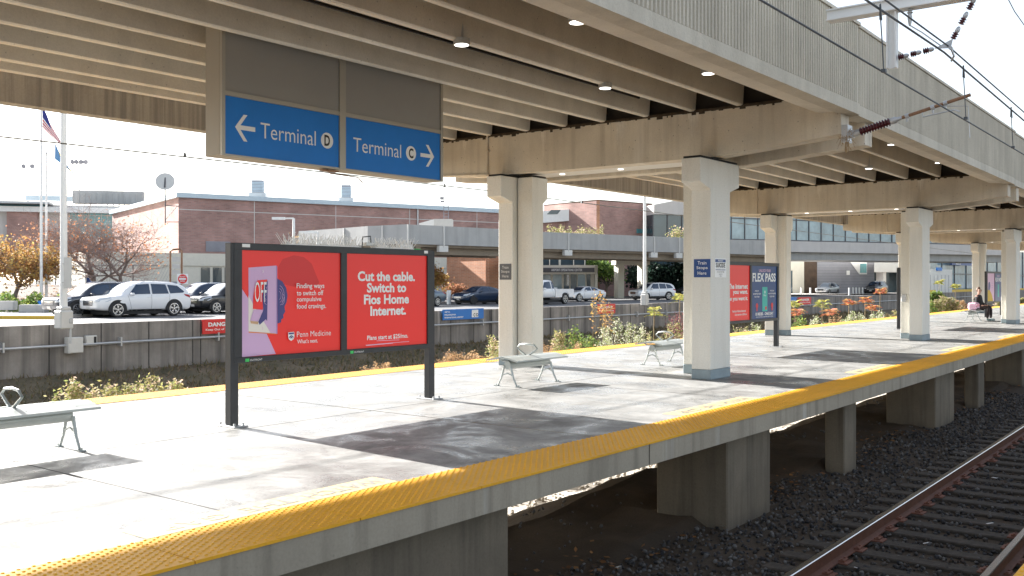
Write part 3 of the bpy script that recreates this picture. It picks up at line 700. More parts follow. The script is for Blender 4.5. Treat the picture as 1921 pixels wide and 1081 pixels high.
# ------------------------------------------------------------------ poster boards
def hom(q):                                     # pixel quad (TL,TR,BR,BL) -> (s,t) by inverse homography
    src = np.array(q, float); dst = np.array([(0, 1), (1, 1), (1, 0), (0, 0)], float); A = []
    for (x, y), (s_, t_) in zip(src, dst):
        A.append([x, y, 1, 0, 0, 0, -s_ * x, -s_ * y, -s_]); A.append([0, 0, 0, x, y, 1, -t_ * x, -t_ * y, -t_])
    h = np.linalg.svd(np.array(A))[2][-1].reshape(3, 3)
    def f(x, y): v = h @ np.array([x, y, 1.0]); return v[0] / v[2], v[1] / v[2]
    return f
class Poster:
    def __init__(s, x, y0, y1, z0, z1, q=None):
        s.x, s.y0, s.y1, s.z0, s.z1 = x, y0, y1, z0, z1; s.m = MB(); s.mats = []; s.k = 0; s.h = hom(q) if q else None
    def mi(s, n):
        if n not in s.mats: s.mats.append(n)
        return s.mats.index(n)
    def bg(s, n): s.m.box((s.x - .012, s.y0, s.z0), (s.x, s.y1, s.z1), s.mi(n))
    def pl(s, pts, n, px=True):
        s.k += 1; o = []
        for a, b in pts:
            if px: a, b = s.h(a, b)
            a = min(1, max(0, a)); b = min(1, max(0, b))
            o.append((s.x + .0009 * s.k, s.y0 + a * (s.y1 - s.y0), s.z0 + b * (s.z1 - s.z0)))
        s.m.poly(o, s.mi(n))
    def line(s, pts, wd, n):                    # thin stroke through pixel points
        s.k += 1; P = []
        for a, b in pts:
            a, b = s.h(a, b); P.append(Vector((s.x + .0009 * s.k, s.y0 + a * (s.y1 - s.y0), s.z0 + b * (s.z1 - s.z0))))
        for p, q in zip(P, P[1:]):
            d = (q - p).normalized(); e = Vector((0, -d.z, d.y)) * wd / 2
            s.m.poly([p - e, q - e, q + e, p + e], s.mi(n))
    def tx(s, t, a, b, wd, hg, n='print_white', bold=.02, px=True, al='L'):
        if px: a, b = s.h(a, b)
        s.m.text(t, (s.x, s.y0 + a * (s.y1 - s.y0), s.z0 + b * (s.z1 - s.z0)), (0, 1, 0), (0, 0, 1), wd, hg, s.mi(n), bold=bold, lift=.0009 * (s.k + 2), align=al)
    def build(s, root, name='poster'): s.m.build(name, [M[n] for n in s.mats], root)
def board(x, y0, y1, z0, z1, lab, posts, dxp=0):
    t = empty('poster_board', (x, (y0 + y1) / 2, 0), label=lab, cat='poster board', group='black framed poster boards on the platform')
    for y in posts:
        MB().bevbox((x - .05, y - .05, .012), (x + .05, y + .05, z1 - .002), .006).build('post', M['black_paint'], t)
        bp = MB(); bp.bevbox((x - .16, y - .09, 0), (x + .16, y + .09, .014), .003)
        for a in (-.12, .12):
            for b in (-.055, .055): bp.cyl((x + a, y + b, .012), (x + a, y + b, .04), .012, n=6)
        bp.build('base_plate', M['galv'], t)
    fr = MB(); ym = (y0 + y1) / 2; e = .075
    fr.bevbox((x - .04, y0 - .05, z1 - e), (x + .056, y1 + .05, z1), .004); fr.bevbox((x - .04, y0 - .05, z0), (x + .056, y1 + .05, z0 + e * .8), .004)
    for a in (y0 - .05, ym - .045, y1 - .05): fr.box((x - .038, a, z0 + e * .8 - .001), (x + .054, a + (.09 if a > y0 - .04 and a < y1 - .06 else .10), z1 - e + .001))
    fr.box((x - .03, y0, z0 + .02), (x + .02, y1, z1 - .02)); fr.build('frame', M['black_paint'], t)
    return t, (y0 + .05, ym - .045), (ym + .045, y1 - .05), z0 + e * .8, z1 - e
xb = -8.62
t, A, B, za, zb = board(xb, 6.31, 9.30, .665, 1.94, 'wide black board with two red posters nearest the camera', (6.27, 9.34))
p = Poster(xb + .034, A[0], A[1], za, zb, [(97, 110), (890, 130), (890, 905), (93, 965)])
p.bg('poster_red')
p.pl([(395, 330), (390, 250), (430, 180), (520, 150), (600, 165), (660, 215), (690, 290), (720, 360), (715, 385), (600, 400), (520, 400), (430, 380)], 'poster_red_dark')
p.pl([(97, 410), (150, 490), (230, 620), (310, 800), (372, 938), (93, 965)], 'lilac')
p.pl([(155, 250), (378, 232), (378, 776), (155, 760)], 'lilac')
p.pl([(153, 470), (190, 540), (330, 770), (153, 758)], 'poster_cream')
p.pl([(376, 232), (384, 240), (384, 776), (376, 776)], 'lilac_dark')
p.pl([(153, 760), (376, 775), (376, 780), (153, 768)], 'orange')
p.pl([(384, 335), (425, 360), (455, 410), (465, 470), (458, 520), (440, 560), (446, 600), (430, 625), (432, 650), (415, 662), (412, 685), (384, 695)], 'poster_navy')
p.pl([(225, 350), (303, 343), (265, 585), (188, 578), (190, 480), (205, 400)], 'poster_red')
p.pl([(306, 350), (275, 400), (262, 480), (270, 590), (230, 680), (240, 706), (290, 660), (300, 675), (304, 500)], 'poster_navy')
p.pl([(192, 585), (268, 590), (228, 678), (165, 672)], 'lilac'); p.pl([(165, 674), (228, 680), (226, 702), (170, 694)], 'tan')
for k, (cx, cy) in enumerate(((405, 470), (425, 500))):
    for r_ in (18, 30, 42) if k == 0 else (12, 24):
        a0, a1 = (-1.4, 1.3) if k == 0 else (-1.2, 1.5)
        p.line([(max(386, cx - 12 + r_ * math.cos(a0 + (a1 - a0) * i / 9)), cy + r_ * 1.9 * math.sin(a0 + (a1 - a0) * i / 9)) for i in range(10)], .004, 'lilac')
p.line([(300, 430), (280, 440), (290, 465), (272, 480), (288, 505), (275, 530), (292, 545)], .004, 'lilac'); p.line([(303, 400), (288, 410), (296, 420)], .004, 'lilac')
p.line([(262, 268), (268, 280), (262, 292)], .006, 'print_white'); p.line([(256, 722), (262, 735), (258, 745)], .005, 'pink')
p.tx('OFF', 197, 525, .155, .22, bold=0.0)
for i, s_ in enumerate(('Finding ways', 'to switch off', 'compulsive', 'food cravings.')):
    wd = (.405, .39, .36, .43)[i]; p.tx(s_, 532, (424, 470, 530, 588)[i], wd, (.072, .056, .068, .072)[i], bold=.012)
sh = [(463, 765), (512, 760), (513, 800), (505, 820), (488, 833), (470, 822), (464, 805)]
p.pl(sh, 'print_white'); p.pl([(467, 769), (509, 765), (509, 778), (467, 782)], 'poster_navy'); p.line([(470, 806), (488, 790), (506, 804)], .010, 'poster_navy'); p.line([(480, 798), (496, 812)], .008, 'poster_navy'); p.line([(496, 798), (480, 812)], .008, 'poster_navy')
p.tx('Penn Medicine', 531, 803, .50, .062, bold=-.004); p.tx("What\u2019s next.", 533, 855, .30, .046, bold=.008)
p.build(t)
p = Poster(xb + .034, B[0], B[1], za, zb, [(928, 138), (1575, 155), (1575, 850), (925, 890)])
p.bg('poster_red')
for i, (s_, cx, cy, wd, hg) in enumerate((('Cut the cable.', 1256, 356, .99, .122), ('Switch to', 1254, 444, .68, .12), ('Fios Home', 1254, 535, .78, .12), ('Internet.', 1266, 624, .62, .12))):
    p.tx(s_, cx, cy, wd, hg, bold=.035, al='C')
p.tx('Plans start at $25/mo.', 1262, 815, .71, .064, bold=.022, al='C')
for a, b, c_, d in ((1170, 818, 1352, 812), (1082, 851, 1432, 825), (1085, 855, 1300, 838)): p.line([(a, b + 6), (c_, d + 6)], .006, 'pink')
p.build(t)
for y in (6.40, 7.90):
    MB().box((xb + .056, y, .674), (xb + .0575, y + .05, .706)).build('maker_mark', M['green_tag'], t); MB().text('OUTFRONT', (xb + .0565, y + .06, .678), (0, 1, 0), (0, 0, 1), .16, .02).build('maker_name', M['print_white'], t)
for y0, y1 in ((6.36, 6.46), (9.18, 9.25)): MB().box((xb + .056, y0, 1.895), (xb + .058, y1, 1.93)).build('sticker', M['print_white'], t)
MB().box((xb - .02, 9.02, 1.94), (xb + .03, 9.14, 1.952)).build('green_tab', M['green_tag'], t)
r2 = random.Random(3)
for a, b in ((6.95, 8.08), (8.33, 9.0)):
    sp = MB(); sp.box((xb - .05, a, 1.94), (xb + .05, b, 1.95))
    y = a + .01
    while y < b:
        for dx in (-.035, 0, .035): sp.cyl((xb + dx, y, 1.948), (xb + dx * 3.4, y + r2.uniform(-.035, .035), 1.948 + r2.uniform(.08, .14)), .004, .002, n=4)
        y += .028
    sp.build('bird_spikes', M['white_paint'], t)
cb = MB(); cb.tube([(xb - .02, 8.16, 1.94), (xb - .02, 8.17, 2.07), (xb - .02, 8.30, 2.085), (xb - .02, 8.31, 2.0)], .008, 6)
cb.build('camera_bracket', M['wire'], t); MB().bevbox((xb - .06, 8.20, 1.965), (xb + .02, 8.33, 2.005), .008).build('camera', M['white_paint'], t)
# second board, half behind the column
x2 = -9.07 + .0; y1 = 21.83
t, A, B, za, zb = board(x2, 18.78, y1, .63, 1.97, 'black board with a red and a blue poster behind the front column', (18.76, y1 + .0))
p = Poster(x2 + .034, A[0], A[1], za, zb); p.bg('poster_red')
for i, s_ in enumerate(('The internet', 'you want.', 'When you want it.')): p.tx(s_, .93, .57 - i * .115, (1.0, .76, 1.22)[i], .115, bold=.035, px=False, al='R')
p.tx('Verizon Home Internet', .86, .15, .7, .05, bold=.02, px=False, al='R'); p.tx('Get started at $25/mo.', .9, .085, .62, .05, bold=.02, px=False, al='R'); p.build(t)
p = Poster(x2 + .034, B[0], B[1], za, zb); p.bg('flex_blue')
p.tx('UNLOCK YOUR', .52, .885, .66, .065, 'pink', .02, False, 'C'); p.tx('FLEX PASS', .5, .70, 1.30, .20, 'print_white', .03, False, 'C')
p.pl([(.42, .14), (.62, .14), (.62, .60), (.42, .60)], 'teal', False); p.tx('1', .52, .48, .04, .06, 'print_white', .02, False, 'C'); p.tx('Day', .52, .42, .14, .05, 'print_white', .01, False, 'C')
p.pl([(.53, .17), (.59, .17), (.59, .23), (.53, .23)], 'red_sign', False)
for a, l1 in ((.21, ('ONE DAY', 'UNLIMITED RIDES', 'FLEX PASS')), (.80, ('FIVE DAY', 'ANYWHERE', 'FLEX PASS'))):
    for i, s_ in enumerate(l1): p.tx(s_, a, .515 - i * .055, (.22, .42, .26)[i], .034, 'print_white', .012, False, 'C')
    p.pl([(a + .045 * math.cos(k * .5236), .25 + .05 * math.sin(k * .5236)) for k in range(12)], 'red_sign', False); p.pl([(a - .02, .15), (a + .02, .15), (a + .02, .21), (a - .02, .21)], 'red_sign', False)
p.tx('10 RIDES - ONE DAY', .5, .065, 1.0, .07, 'print_white', .03, False, 'C'); p.tx('FLEX PASS RIDES FROM ONE DAY TO FIVE', .5, .03, .95, .02, 'print_white', .01, False, 'C'); p.build(t)
x3 = -9.34; t, A, B, za, zb = board(x3, 32.52, 35.55, .63, 2.0, 'black board seen nearly hidden behind the second front column', (32.47, 35.6))
p = Poster(x3 + .034, A[0], A[1], za, zb); p.bg('flex_blue'); p.pl([(0, .1), (1, .1), (1, .35), (0, .35)], 'poster_red', False); p.build(t)
p = Poster(x3 + .034, B[0], B[1], za, zb); p.bg('poster_red'); p.build(t)
x4 = -9.55; t, A, B, za, zb = board(x4, 46.0, 49.0, .63, 2.0, 'distant board with a pink and a blue poster behind the seated person', (45.95, 49.05))
p = Poster(x4 + .034, A[0], A[1], za, zb); p.bg('pink'); p.pl([(0, 0), (.85, 0), (.6, .25), (.3, .42), (0, .40)], 'kerb_yellow', False); p.pl([(.1, .4), (.35, .4), (.42, .55), (.35, .7), (.15, .66)], 'poster_navy', False)
for i in range(3): p.tx(('Finding ways', 'to switch off', 'cravings.')[i], .55, .62 - i * .08, .38, .05, 'lilac_dark', .01, False)
p.build(t)
p = Poster(x4 + .034, B[0], B[1], za, zb); p.bg('flex_blue'); p.tx('UNLOCK', .5, .88, .6, .07, 'pink', .02, False, 'C'); p.tx('FLEX PASS', .5, .70, 1.25, .18, 'print_white', .03, False, 'C'); p.pl([(.42, .14), (.62, .14), (.62, .60), (.42, .60)], 'teal', False); p.build(t)

# ------------------------------------------------------------------ small plates and boxes on the columns
def plate(name, face, y_or_x, lo, hi, z0, z1, base, lines, lab, cat, fcol='print_white', extra=None):
    # face 'y': plate on a -y facing face at y; face 'x': on a +x facing face at x
    if face == 'y': o = Vector((lo, y_or_x, z0)); xd = Vector((1, 0, 0)); wd = hi - lo
    else: o = Vector((y_or_x, lo, z0)); xd = Vector((0, 1, 0)); wd = hi - lo
    zd = Vector((0, 0, 1)); n = xd.cross(zd); mb = MB(); th = .006
    T = Matrix((xd.to_4d(), zd.to_4d(), n.to_4d(), (0, 0, 0, 1))).transposed(); T = Matrix.Translation(o) @ Matrix(((xd[0], zd[0], n[0], 0), (xd[1], zd[1], n[1], 0), (xd[2], zd[2], n[2], 0), (0, 0, 0, 1)))
    mb.box((0, 0, .001), (wd, z1 - z0, th), 0, T)
    mats = [base]
    for (s_, cx, cz, ww, hh, col, bo) in lines:
        if col not in mats: mats.append(col)
        mb.text(s_, o + xd * cx + zd * cz + n * th, xd, zd, ww, hh, mats.index(col), bold=bo, lift=.0025, align='C')
    for (a, b, c_, d, col) in (extra or []):
        if col not in mats: mats.append(col)
        mb.box((a, b, th), (c_, d, th + .0012), mats.index(col), T)
    return mb.build(name, [M[m_] for m_ in mats], origin=o, label=lab, cat=cat)
yc = 14.15 - .35
plate('stop_sign_plate', 'y', yc, -7.085, -6.80, 1.60, 1.885, 'navy_sign', [('Train', .142, .20, .15, .052, 'print_white', .004), ('Stops', .142, .115, .19, .058, 'print_white', .004), ('Here', .142, .04, .15, .052, 'print_white', .004)],
      'small blue plate reading Train Stops Here on the white front column', 'plate')
plate('stop_sign_plate', 'y', 13.93, -11.10, -10.83, 1.57, 1.86, 'mullion', [('Train', .135, .20, .15, .052, 'off_white', .004), ('Stops', .135, .115, .19, .058, 'off_white', .004), ('Here', .135, .04, .15, .052, 'off_white', .004)],
      'small dark faded plate reading Train Stops Here on the rear column', 'plate')
plate('notice_plate', 'x', -6.80, 13.93, 14.34, 1.60, 1.90, 'print_white', [('SUICIDE', .205, .155, .33, .075, 'print_black', .02), ('PREVENTION LIFELINE', .205, .11, .34, .022, 'navy_sign', .01), ('DIAL OR TEXT 988', .205, .075, .25, .02, 'paint_grey', .005), ('HELP IS', .205, .04, .12, .018, 'paint_grey', .005), ('HERE', .205, .012, .07, .016, 'paint_grey', .005), ('PREVENT', .205, .25, .18, .026, 'print_white', .015)],
      'white prevention notice with a blue top band on the white front column', 'notice', extra=[(0.02, .24, .39, .285, 'navy_sign')])
def alarm(z, lab, w_=.1, h=.13):
    y = 26.75 - .28 + .06; x = -10.965 - .235 + .165
    t = empty('alarm_box', (x, y + .2, z), label=lab, cat='alarm', group='red alarm boxes on the rear column')
    MB().bevbox((x, y + .12, z), (x + .06, y + .42, z + h * 1.6), .008).build('housing', M['red_sign'], t)
    MB().cyl((x + .06, y + .30, z + h * .8), (x + .085, y + .30, z + h * .8), .04, n=12).build('lens', M['print_white'], t)
alarm(1.42 + .28, 'upper red alarm box with a white lamp on the rear column'); alarm(.86, 'lower red pull box on the rear column under the conduit')
mb = MB(); mb.cyl((-11.1 + .32, 26.55, 1.02), (-11.1 + .32, 26.55, 3.4), .012); mb.build('conduit', M['column_paint'], origin=(-10.78, 26.55, 1), label='thin painted conduit joining the two red alarm boxes', cat='conduit')
x = -7.395 - .20 - .165; MB().bevbox((x + .04, 27.07, 1.0), (x + .16, 27.13, 1.2), .01).build('switch_box', M['galv'], origin=(x, 27.1, 1.0), label='small grey switch box low on the second front column', cat='box')

# ------------------------------------------------------------------ benches
def make_bench():
    t = empty('platform_bench', (0, 0, 0))
    s_ = MB(); L_ = 1.28                         # along local Y, seat 0.46 deep, gently crowned and pierced look by slats
    n = 9
    for sgn in (-1, 1):
        pr = []
        for k in range(n): 
            u = k / (n - 1); pr.append((sgn * (.03 + .26 * u), .425 + .012 * math.cos(u * 3.0) - .02 * u * u))
        o = pr + [(a, b - .022) for a, b in reversed(pr)]
        ya, yb = (-L_ / 2, L_ / 2)
        s_.alongy(o if sgn < 0 else list(reversed(o)), ya, yb)
    s_.box((-.031, -L_ / 2 + .01, .40), (.031, L_ / 2 - .01, .425))
    s_.build('seat', M['bench_grey'], t, local=True, smooth=True)
    MB().cyl((0, -L_ / 2 + .14, .31), (0, L_ / 2 - .14, .31), .062, n=20).build('beam', M['bench_grey'], t, local=True, smooth=True)
    for y in (-.45, 0, .45):
        b = MB(); b.tube([(-.22, y, .40), (-.12, y, .365), (0, y, .372), (.12, y, .365), (.22, y, .40)], .013, 6); b.build('seat_bracket', M['bench_grey'], t, local=True, smooth=True)
    for y in (-.50, .50):
        l = MB(); l.tube([(-.055, y, .30), (-.075, y, .24), (-.115, y, .12), (-.175, y, .012)], [.020, .018, .015, .013], 6); l.tube([(.055, y, .30), (.075, y, .24), (.115, y, .12), (.175, y, .012)], [.020, .018, .015, .013], 6)
        l.tube([(-.125, y, .10), (-.085, y, .165), (0, y, .195), (.085, y, .165), (.125, y, .10)], .011, 6)
        for sg in (-1, 1): l.box((sg * .20 - .035, y - .03, 0), (sg * .20 + .035, y + .03, .012)); l.cyl((sg * .21, y, .01), (sg * .21, y, .03), .011, n=6)
        l.build('leg', M['bench_grey'], t, local=True, smooth=True)
    a = MB(); a.tube([(-.03, -.02, .43), (-.11, -.02, .48), (-.19, -.02, .535), (-.13, -.02, .585), (0, -.02, .60), (.13, -.02, .585), (.19, -.02, .535), (.11, -.02, .48), (.03, -.02, .43)], .014, 8)
    a.build('armrest', M['bench_grey'], t, local=True, smooth=True)
    return t
b0 = make_bench()
for i, (x, y, rz, lab) in enumerate(((-8.62, 4.01, 0, 'grey metal bench cut by the left edge of the picture'), (-8.72, 11.62, 0, 'grey metal bench in front of the rear twin column'), (-8.86, 16.1, 0, 'grey metal bench left of the white front column'),
                                    (-9.08, 41.4, 0, 'distant grey metal bench with the seated person'), )):
    o = b0 if i == 0 else copy_tree(b0); o.location = (x, y, 0); o.rotation_euler = (0, 0, R(rz)); tag(o, lab, 'bench', 'grey benches on the platform')
# ------------------------------------------------------------------ catenary
def wireobj(pts, r, lab, group=None):
    P = [Vector(p) for p in pts]; mb = MB(); mb.tube(P, r, 6)
    return mb.build('overhead_wire', M['wire'], origin=P[0], label=lab, cat='wire', group=group, smooth=True)
def sag(p, q, s_, n=14):
    p = Vector(p); q = Vector(q)
    return [p.lerp(q, t / n) - Vector((0, 0, 4 * s_ * (t / n) * (1 - t / n))) for t in range(n + 1)]
XW = -2.75
wireobj([(XW - .005 * y, y, 3.50 - .0068 * (y - 6)) for y in (-2, 6, 15, 25, 40, 70)], .009, 'contact wire hanging lowest over the track')
wireobj([(XW - .03, -2, 4.3), (XW - .03, 8.67, 4.02), (XW - .02, 11.3, 4.045), (XW, 15.7, 3.87), (XW, 25, 3.70), (XW - .1, 40, 3.75), (XW - .3, 70, 4.0)], .011, 'lower of the two parallel messenger wires over the track')
wireobj([(XW + .05, -2, 4.38), (XW + .03, 8.91, 4.09), (XW + .02, 11.3, 4.11), (XW + .02, 15.7, 3.97), (XW + .02, 25, 3.82), (XW - .08, 40, 3.85), (XW - .28, 70, 4.1)], .009, 'upper of the two parallel messenger wires over the track')
for y, z0, z1, lab in ((9.1, 3.46, 4.03, 'bent dropper rod hanging beside the white hanging post'), (12.2, 3.44, 4.02, 'thin dropper between messenger and contact wire above the arm tip'), (14.9, 3.40, 3.92, 'thin dropper at the right edge of the picture')):
    mb = MB(); mb.tube([(XW, y, z0), (XW - .01, y - .02, (z0 + z1) / 2), (XW - .02, y - .05, z1)], .006, 5); mb.box((XW - .02, y - .02, z0 - .015), (XW + .02, y + .02, z0 + .015)); mb.tube([(XW - .02, y - .05, z1 + .03), (XW - .03, y - .02, z1 - .1), (XW, y - .06, z1 - .12), (XW - .01, y - .07, z1 + .03)], .006, 5)
    mb.build('wire_dropper', M['wire'], origin=(XW, y, z1), label=lab, cat='dropper', group='droppers between the overhead wires')
wireobj([(-1.8, 4, 5.0), (-2.2, 12, 4.55), (-2.4, 24, 4.1), (-2.6, 60, 4.4)], .005, 'thin guy wire crossing the sky at the top right corner')
def sheds(mb, p, d, n, r, pitch, rc):
    pr = [(0, rc)]
    for k in range(n): t = k * pitch; pr += [(t + pitch * .1, rc), (t + pitch * .35, r), (t + pitch * .55, r * .97), (t + pitch * .85, rc)]
    pr.append((n * pitch, rc)); mb.lathe(p, d, pr, 16)
# cantilever arm with the big insulator
A0 = Vector((-4.72, 14.10, 3.66)); A1 = Vector((-3.12, 14.10, 4.05)); d = (A1 - A0).normalized()
t = empty('cantilever_arm', A0, label='rusty cantilever arm with big brown insulator fixed to the beam end', cat='wire arm')
mb = MB(); sheds(mb, A0 + d * .13, d, 11, .062, .040, .038); mb.build('insulator', M['porcelain'], t, smooth=True)
mb = MB(); mb.lathe(A0, d, [(0, .03), (.05, .05), (.13, .045)], 12); mb.lathe(A0 + d * .57, d, [(0, .045), (.06, .05), (.10, .03), (.16, .025)], 12); mb.build('end_cap', M['galv'], t, smooth=True)
mb = MB(); mb.cyl(A0 + d * .70, A1, .024); mb.build('arm_tube', M['rusty'], t)
mb = MB()
for q in (.80, 1.15, 1.32): c = A0 + d * q; mb.cyl(c - d * .025, c + d * .025, .036); mb.box(c + Vector((-.012, -.012, -.08)), c + Vector((.012, .012, 0)))
c = A0 + d * 1.0; mb.tube([c, c + Vector((.02, 0, -.08)), c + Vector((.42, 0, -.03)), c + Vector((.50, 0, -.06))], .011, 6); mb.tube([A0 + d * 1.2, (XW - .4, 14.1, 3.9), (XW - .38, 14.1, 3.47)], .007, 5)
mb.build('steady_arm', M['galv'], t)
mb = MB(); mb.box((-4.83, 14.0, 3.55), (-4.74, 14.2, 3.80)); mb.box((-4.76, 14.05, 3.62), (-4.68, 14.15, 3.72)); mb.build('mounting_plate', M['galv'], t)
mb = MB(); r2 = random.Random(4)
for _ in range(70):
    p = A0 + Vector((r2.uniform(-.13, .02), r2.uniform(-.12, .0), r2.uniform(-.08, .10))); mb.cyl(p, p + Vector((r2.gauss(0, .05), r2.gauss(0, .04), r2.gauss(-.05, .05))), .003, n=3)
for _ in range(22):
    p = A0 + Vector((r2.uniform(-.07, -.02), r2.uniform(-.1, -.02), -.05)); mb.cyl(p, p + Vector((r2.gauss(0, .015), 0, -r2.uniform(.08, .22))), .003, n=3)
mb.build('bird_nest', M['straw'], origin=A0, label='wisp of dry nest straw caught behind the big insulator', cat='nest')
# gantry with hanging white post
YG = 11.3
t = empty('wire_gantry', (-3.33, YG, 4.6), label='white steel gantry boom with hanging post over the track', cat='gantry')
mb = MB(); mb.box((-4.05, YG - .06, 4.60), (1.2, YG + .06, 4.70)); mb.box((-4.05, YG - .09, 4.70), (1.2, YG + .09, 4.715)); mb.box((-4.05, YG - .09, 4.585), (1.2, YG + .09, 4.60)); mb.build('boom', M['white_paint'], t)
mb = MB(); mb.box((-3.375, YG - .05, 3.945), (-3.36, YG + .05, 4.585)); mb.box((-3.285, YG - .05, 3.945), (-3.27, YG + .05, 4.585)); mb.box((-3.36, YG - .006, 3.945), (-3.285, YG + .006, 4.585)); mb.build('post', M['white_paint'], t)
mb = MB(); mb.box((1.1, YG - .12, -1.4), (1.4, YG + .12, 6)); mb.build('mast', M['white_paint'], t)
def chain(p, q, lab, n=3):
    p = Vector(p); q = Vector(q); d = (q - p).normalized(); L_ = (q - p).length
    t = empty('insulator_chain', p, label=lab, cat='insulator', group='brown insulator chains by the gantry')
    for k in range(n):
        a = p + d * (L_ * (k + .12) / n); mb = MB(); sheds(mb, a, d, 3, .036, L_ * .15 / n * 1.0, .02); mb.build('shed', M['porcelain'], t, smooth=True)
        mb = MB(); mb.lathe(a + d * (L_ * .45 / n), d, [(0, .02), (L_ * .1 / n, .027), (L_ * .3 / n, .022), (L_ * .4 / n, .01)], 10); mb.build('cap', M['galv'], t, smooth=True)
    return t
chain((-3.27, YG, 4.055), (-2.87, YG, 4.10), 'brown insulator chain running sideways from the hanging post'); chain((-2.69, YG, 4.16), (-2.45, YG, 4.60), 'brown insulator chain rising from the wire plate to the boom')
mb = MB(); sheds(mb, (-3.13, YG, 4.585), (0, 0, -1), 2, .035, .03, .02); mb.lathe((-3.13, YG, 4.525), (0, 0, -1), [(0, .02), (.04, .026), (.09, .02), (.13, .012)], 10); mb.tube([(-3.13, YG, 4.40), (-3.0, YG, 4.30), (-2.8, YG, 4.12)], .008, 5)
mb.build('hanging_insulator', M['galv'], origin=(-3.13, YG, 4.6), label='small pale insulator hanging straight down from the boom', cat='insulator', smooth=True)
mb = MB(); mb.prism([(-2.87, 4.10), (-2.70, 4.08), (-2.68, 4.18)], (0, YG - .006, 0), (1, 0, 0), (0, 0, 1), (0, .012, 0)); mb.cyl((-2.70, YG - .03, 4.08), (-2.70, YG + .03, 4.08), .02); mb.tube([(-2.7, YG, 4.08), (-2.68, YG + .05, 4.0), (-2.72, YG + .1, 3.96)], .012, 5)
mb.build('wire_plate', M['galv'], origin=(-2.75, YG, 4.1), label='triangular steel plate joining the two insulator chains', cat='plate')
# feeder wire on the far side
wireobj([(-13.6 + dr(y), y, 3.47 + .006 * min(y, 17) - .004 * max(0, y - 17)) for y in (-4, 6, 12, 17, 30, 50, 90)], .012, 'long thin wire crossing the sky behind the terminal sign')
for y, lab in ((9.0, 'small clip hanging on the far wire left of the sign'), (15.2, 'small clip hanging on the far wire right of the sign'), (20.4, 'small clip on the far wire beyond the rear column')):
    mb = MB(); mb.cyl((-13.6, y, 3.52), (-13.6, y, 3.9), .004, n=4); mb.cyl((-13.6, y, 3.52), (-13.6, y, 3.585), .03, .02, n=8); mb.build('wire_clip', M['wire'], origin=(-13.6, y, 3.5), label=lab, cat='wire clip', group='clips on the far wire')

# ------------------------------------------------------------------ retaining wall
ws = [-10, 5, 22, 40, 58, 76, 94, 112, 140, 200, 330]
wt = empty('retaining_wall', (-32, 40, -1.6), label='long stained concrete retaining wall beyond the platform carrying the road', cat='wall')
for i, (a, b) in enumerate(zip(ws, ws[1:])):
    mb = MB(); e = .12 if i == 3 else 0
    mb.alongy([(-32, -2.3), (-32, .10), (-32.3, .10), (-32.3, -2.3)], a, b, dr(a) + e, dr(b) + e); mb.build('wall_panel', M['wall'], wt)
    pl = MB(); y = a
    while y < b - .1:                                  # flat pilaster strips cast in the face
        d_ = dr(a) + (dr(b) - dr(a)) * (y - a) / (b - a) + e
        pl.box((-32 + d_ - .01, y - .012, -2.2), (-31.985 + d_, y + .012, .095)); y += 1.85
    pl.build('panel_joint', M['joint'], wt)
cd = MB(); P = []
for y in (-10, 5, 15, 22, 40, 60, 76, 110, 160): P.append((-31.86 + dr(y) + (.1 if 38 < y < 60 else 0), y, -.62 + (.03 if y > 20 else 0)))
cd.tube(P, .045, 8); y = -6
while y < 100: x = -31.93 + dr(y) + (.1 if 38 < y < 60 else 0); cd.box((x - .1, y - .03, -.74), (x + .12, y + .03, -.42)); y += 4.1
cd.build('wall_conduit', M['galv'], origin=(-31.8, 20, -.6), label='long grey conduit pipe clipped along the retaining wall', cat='conduit', smooth=True)
def onwall(u, v, off=0.0):                            # the point of the wall face seen at a pixel
    x = -32.0
    for _ in range(5):
        r = ray(u, v); k = (x + off) / r[0]; x = -32.0 + dr(k * r[1])
    return Vector((x + off, k * r[1], H + k * r[2]))
def wallbox(name, u0, v0, u1, v1, depth, m_, lab, cat, door=True, open_=False):
    a = onwall(u0, v1); b = onwall(u1, v0); t = empty(name, (a.x, (a.y + b.y) / 2, a.z), label=lab, cat=cat)
    MB().bevbox((a.x + .01, a.y, a.z), (a.x + depth, b.y, b.z), .015).build('casing', m_, t)
    if door: MB().bevbox((a.x + depth, a.y + .02, a.z + .02), (a.x + depth + .02, b.y - (.35 * (b.y - a.y) if open_ else .02), b.z - .02), .006).build('door', m_, t)
    if open_: MB().box((a.x + depth, b.y - .3 * (b.y - a.y), a.z + .06), (a.x + depth + .004, b.y - .03, b.z - .04)).build('opening', M['joint'], t)
wallbox('junction_box', 120, 632, 148, 663, .3, M['off_white'], 'large pale junction box on the wall under the light pole', 'box')
wallbox('switch_cabinet', 157, 629, 178, 649, .15, M['off_white'], 'small pale cabinet with a dark opening beside the junction box', 'box', open_=True)
wallbox('wall_plate', 1151, 579, 1160, 597, .05, M['galv'], 'small blank grey plate on the wall beside the middle red danger sign', 'plate', door=False)
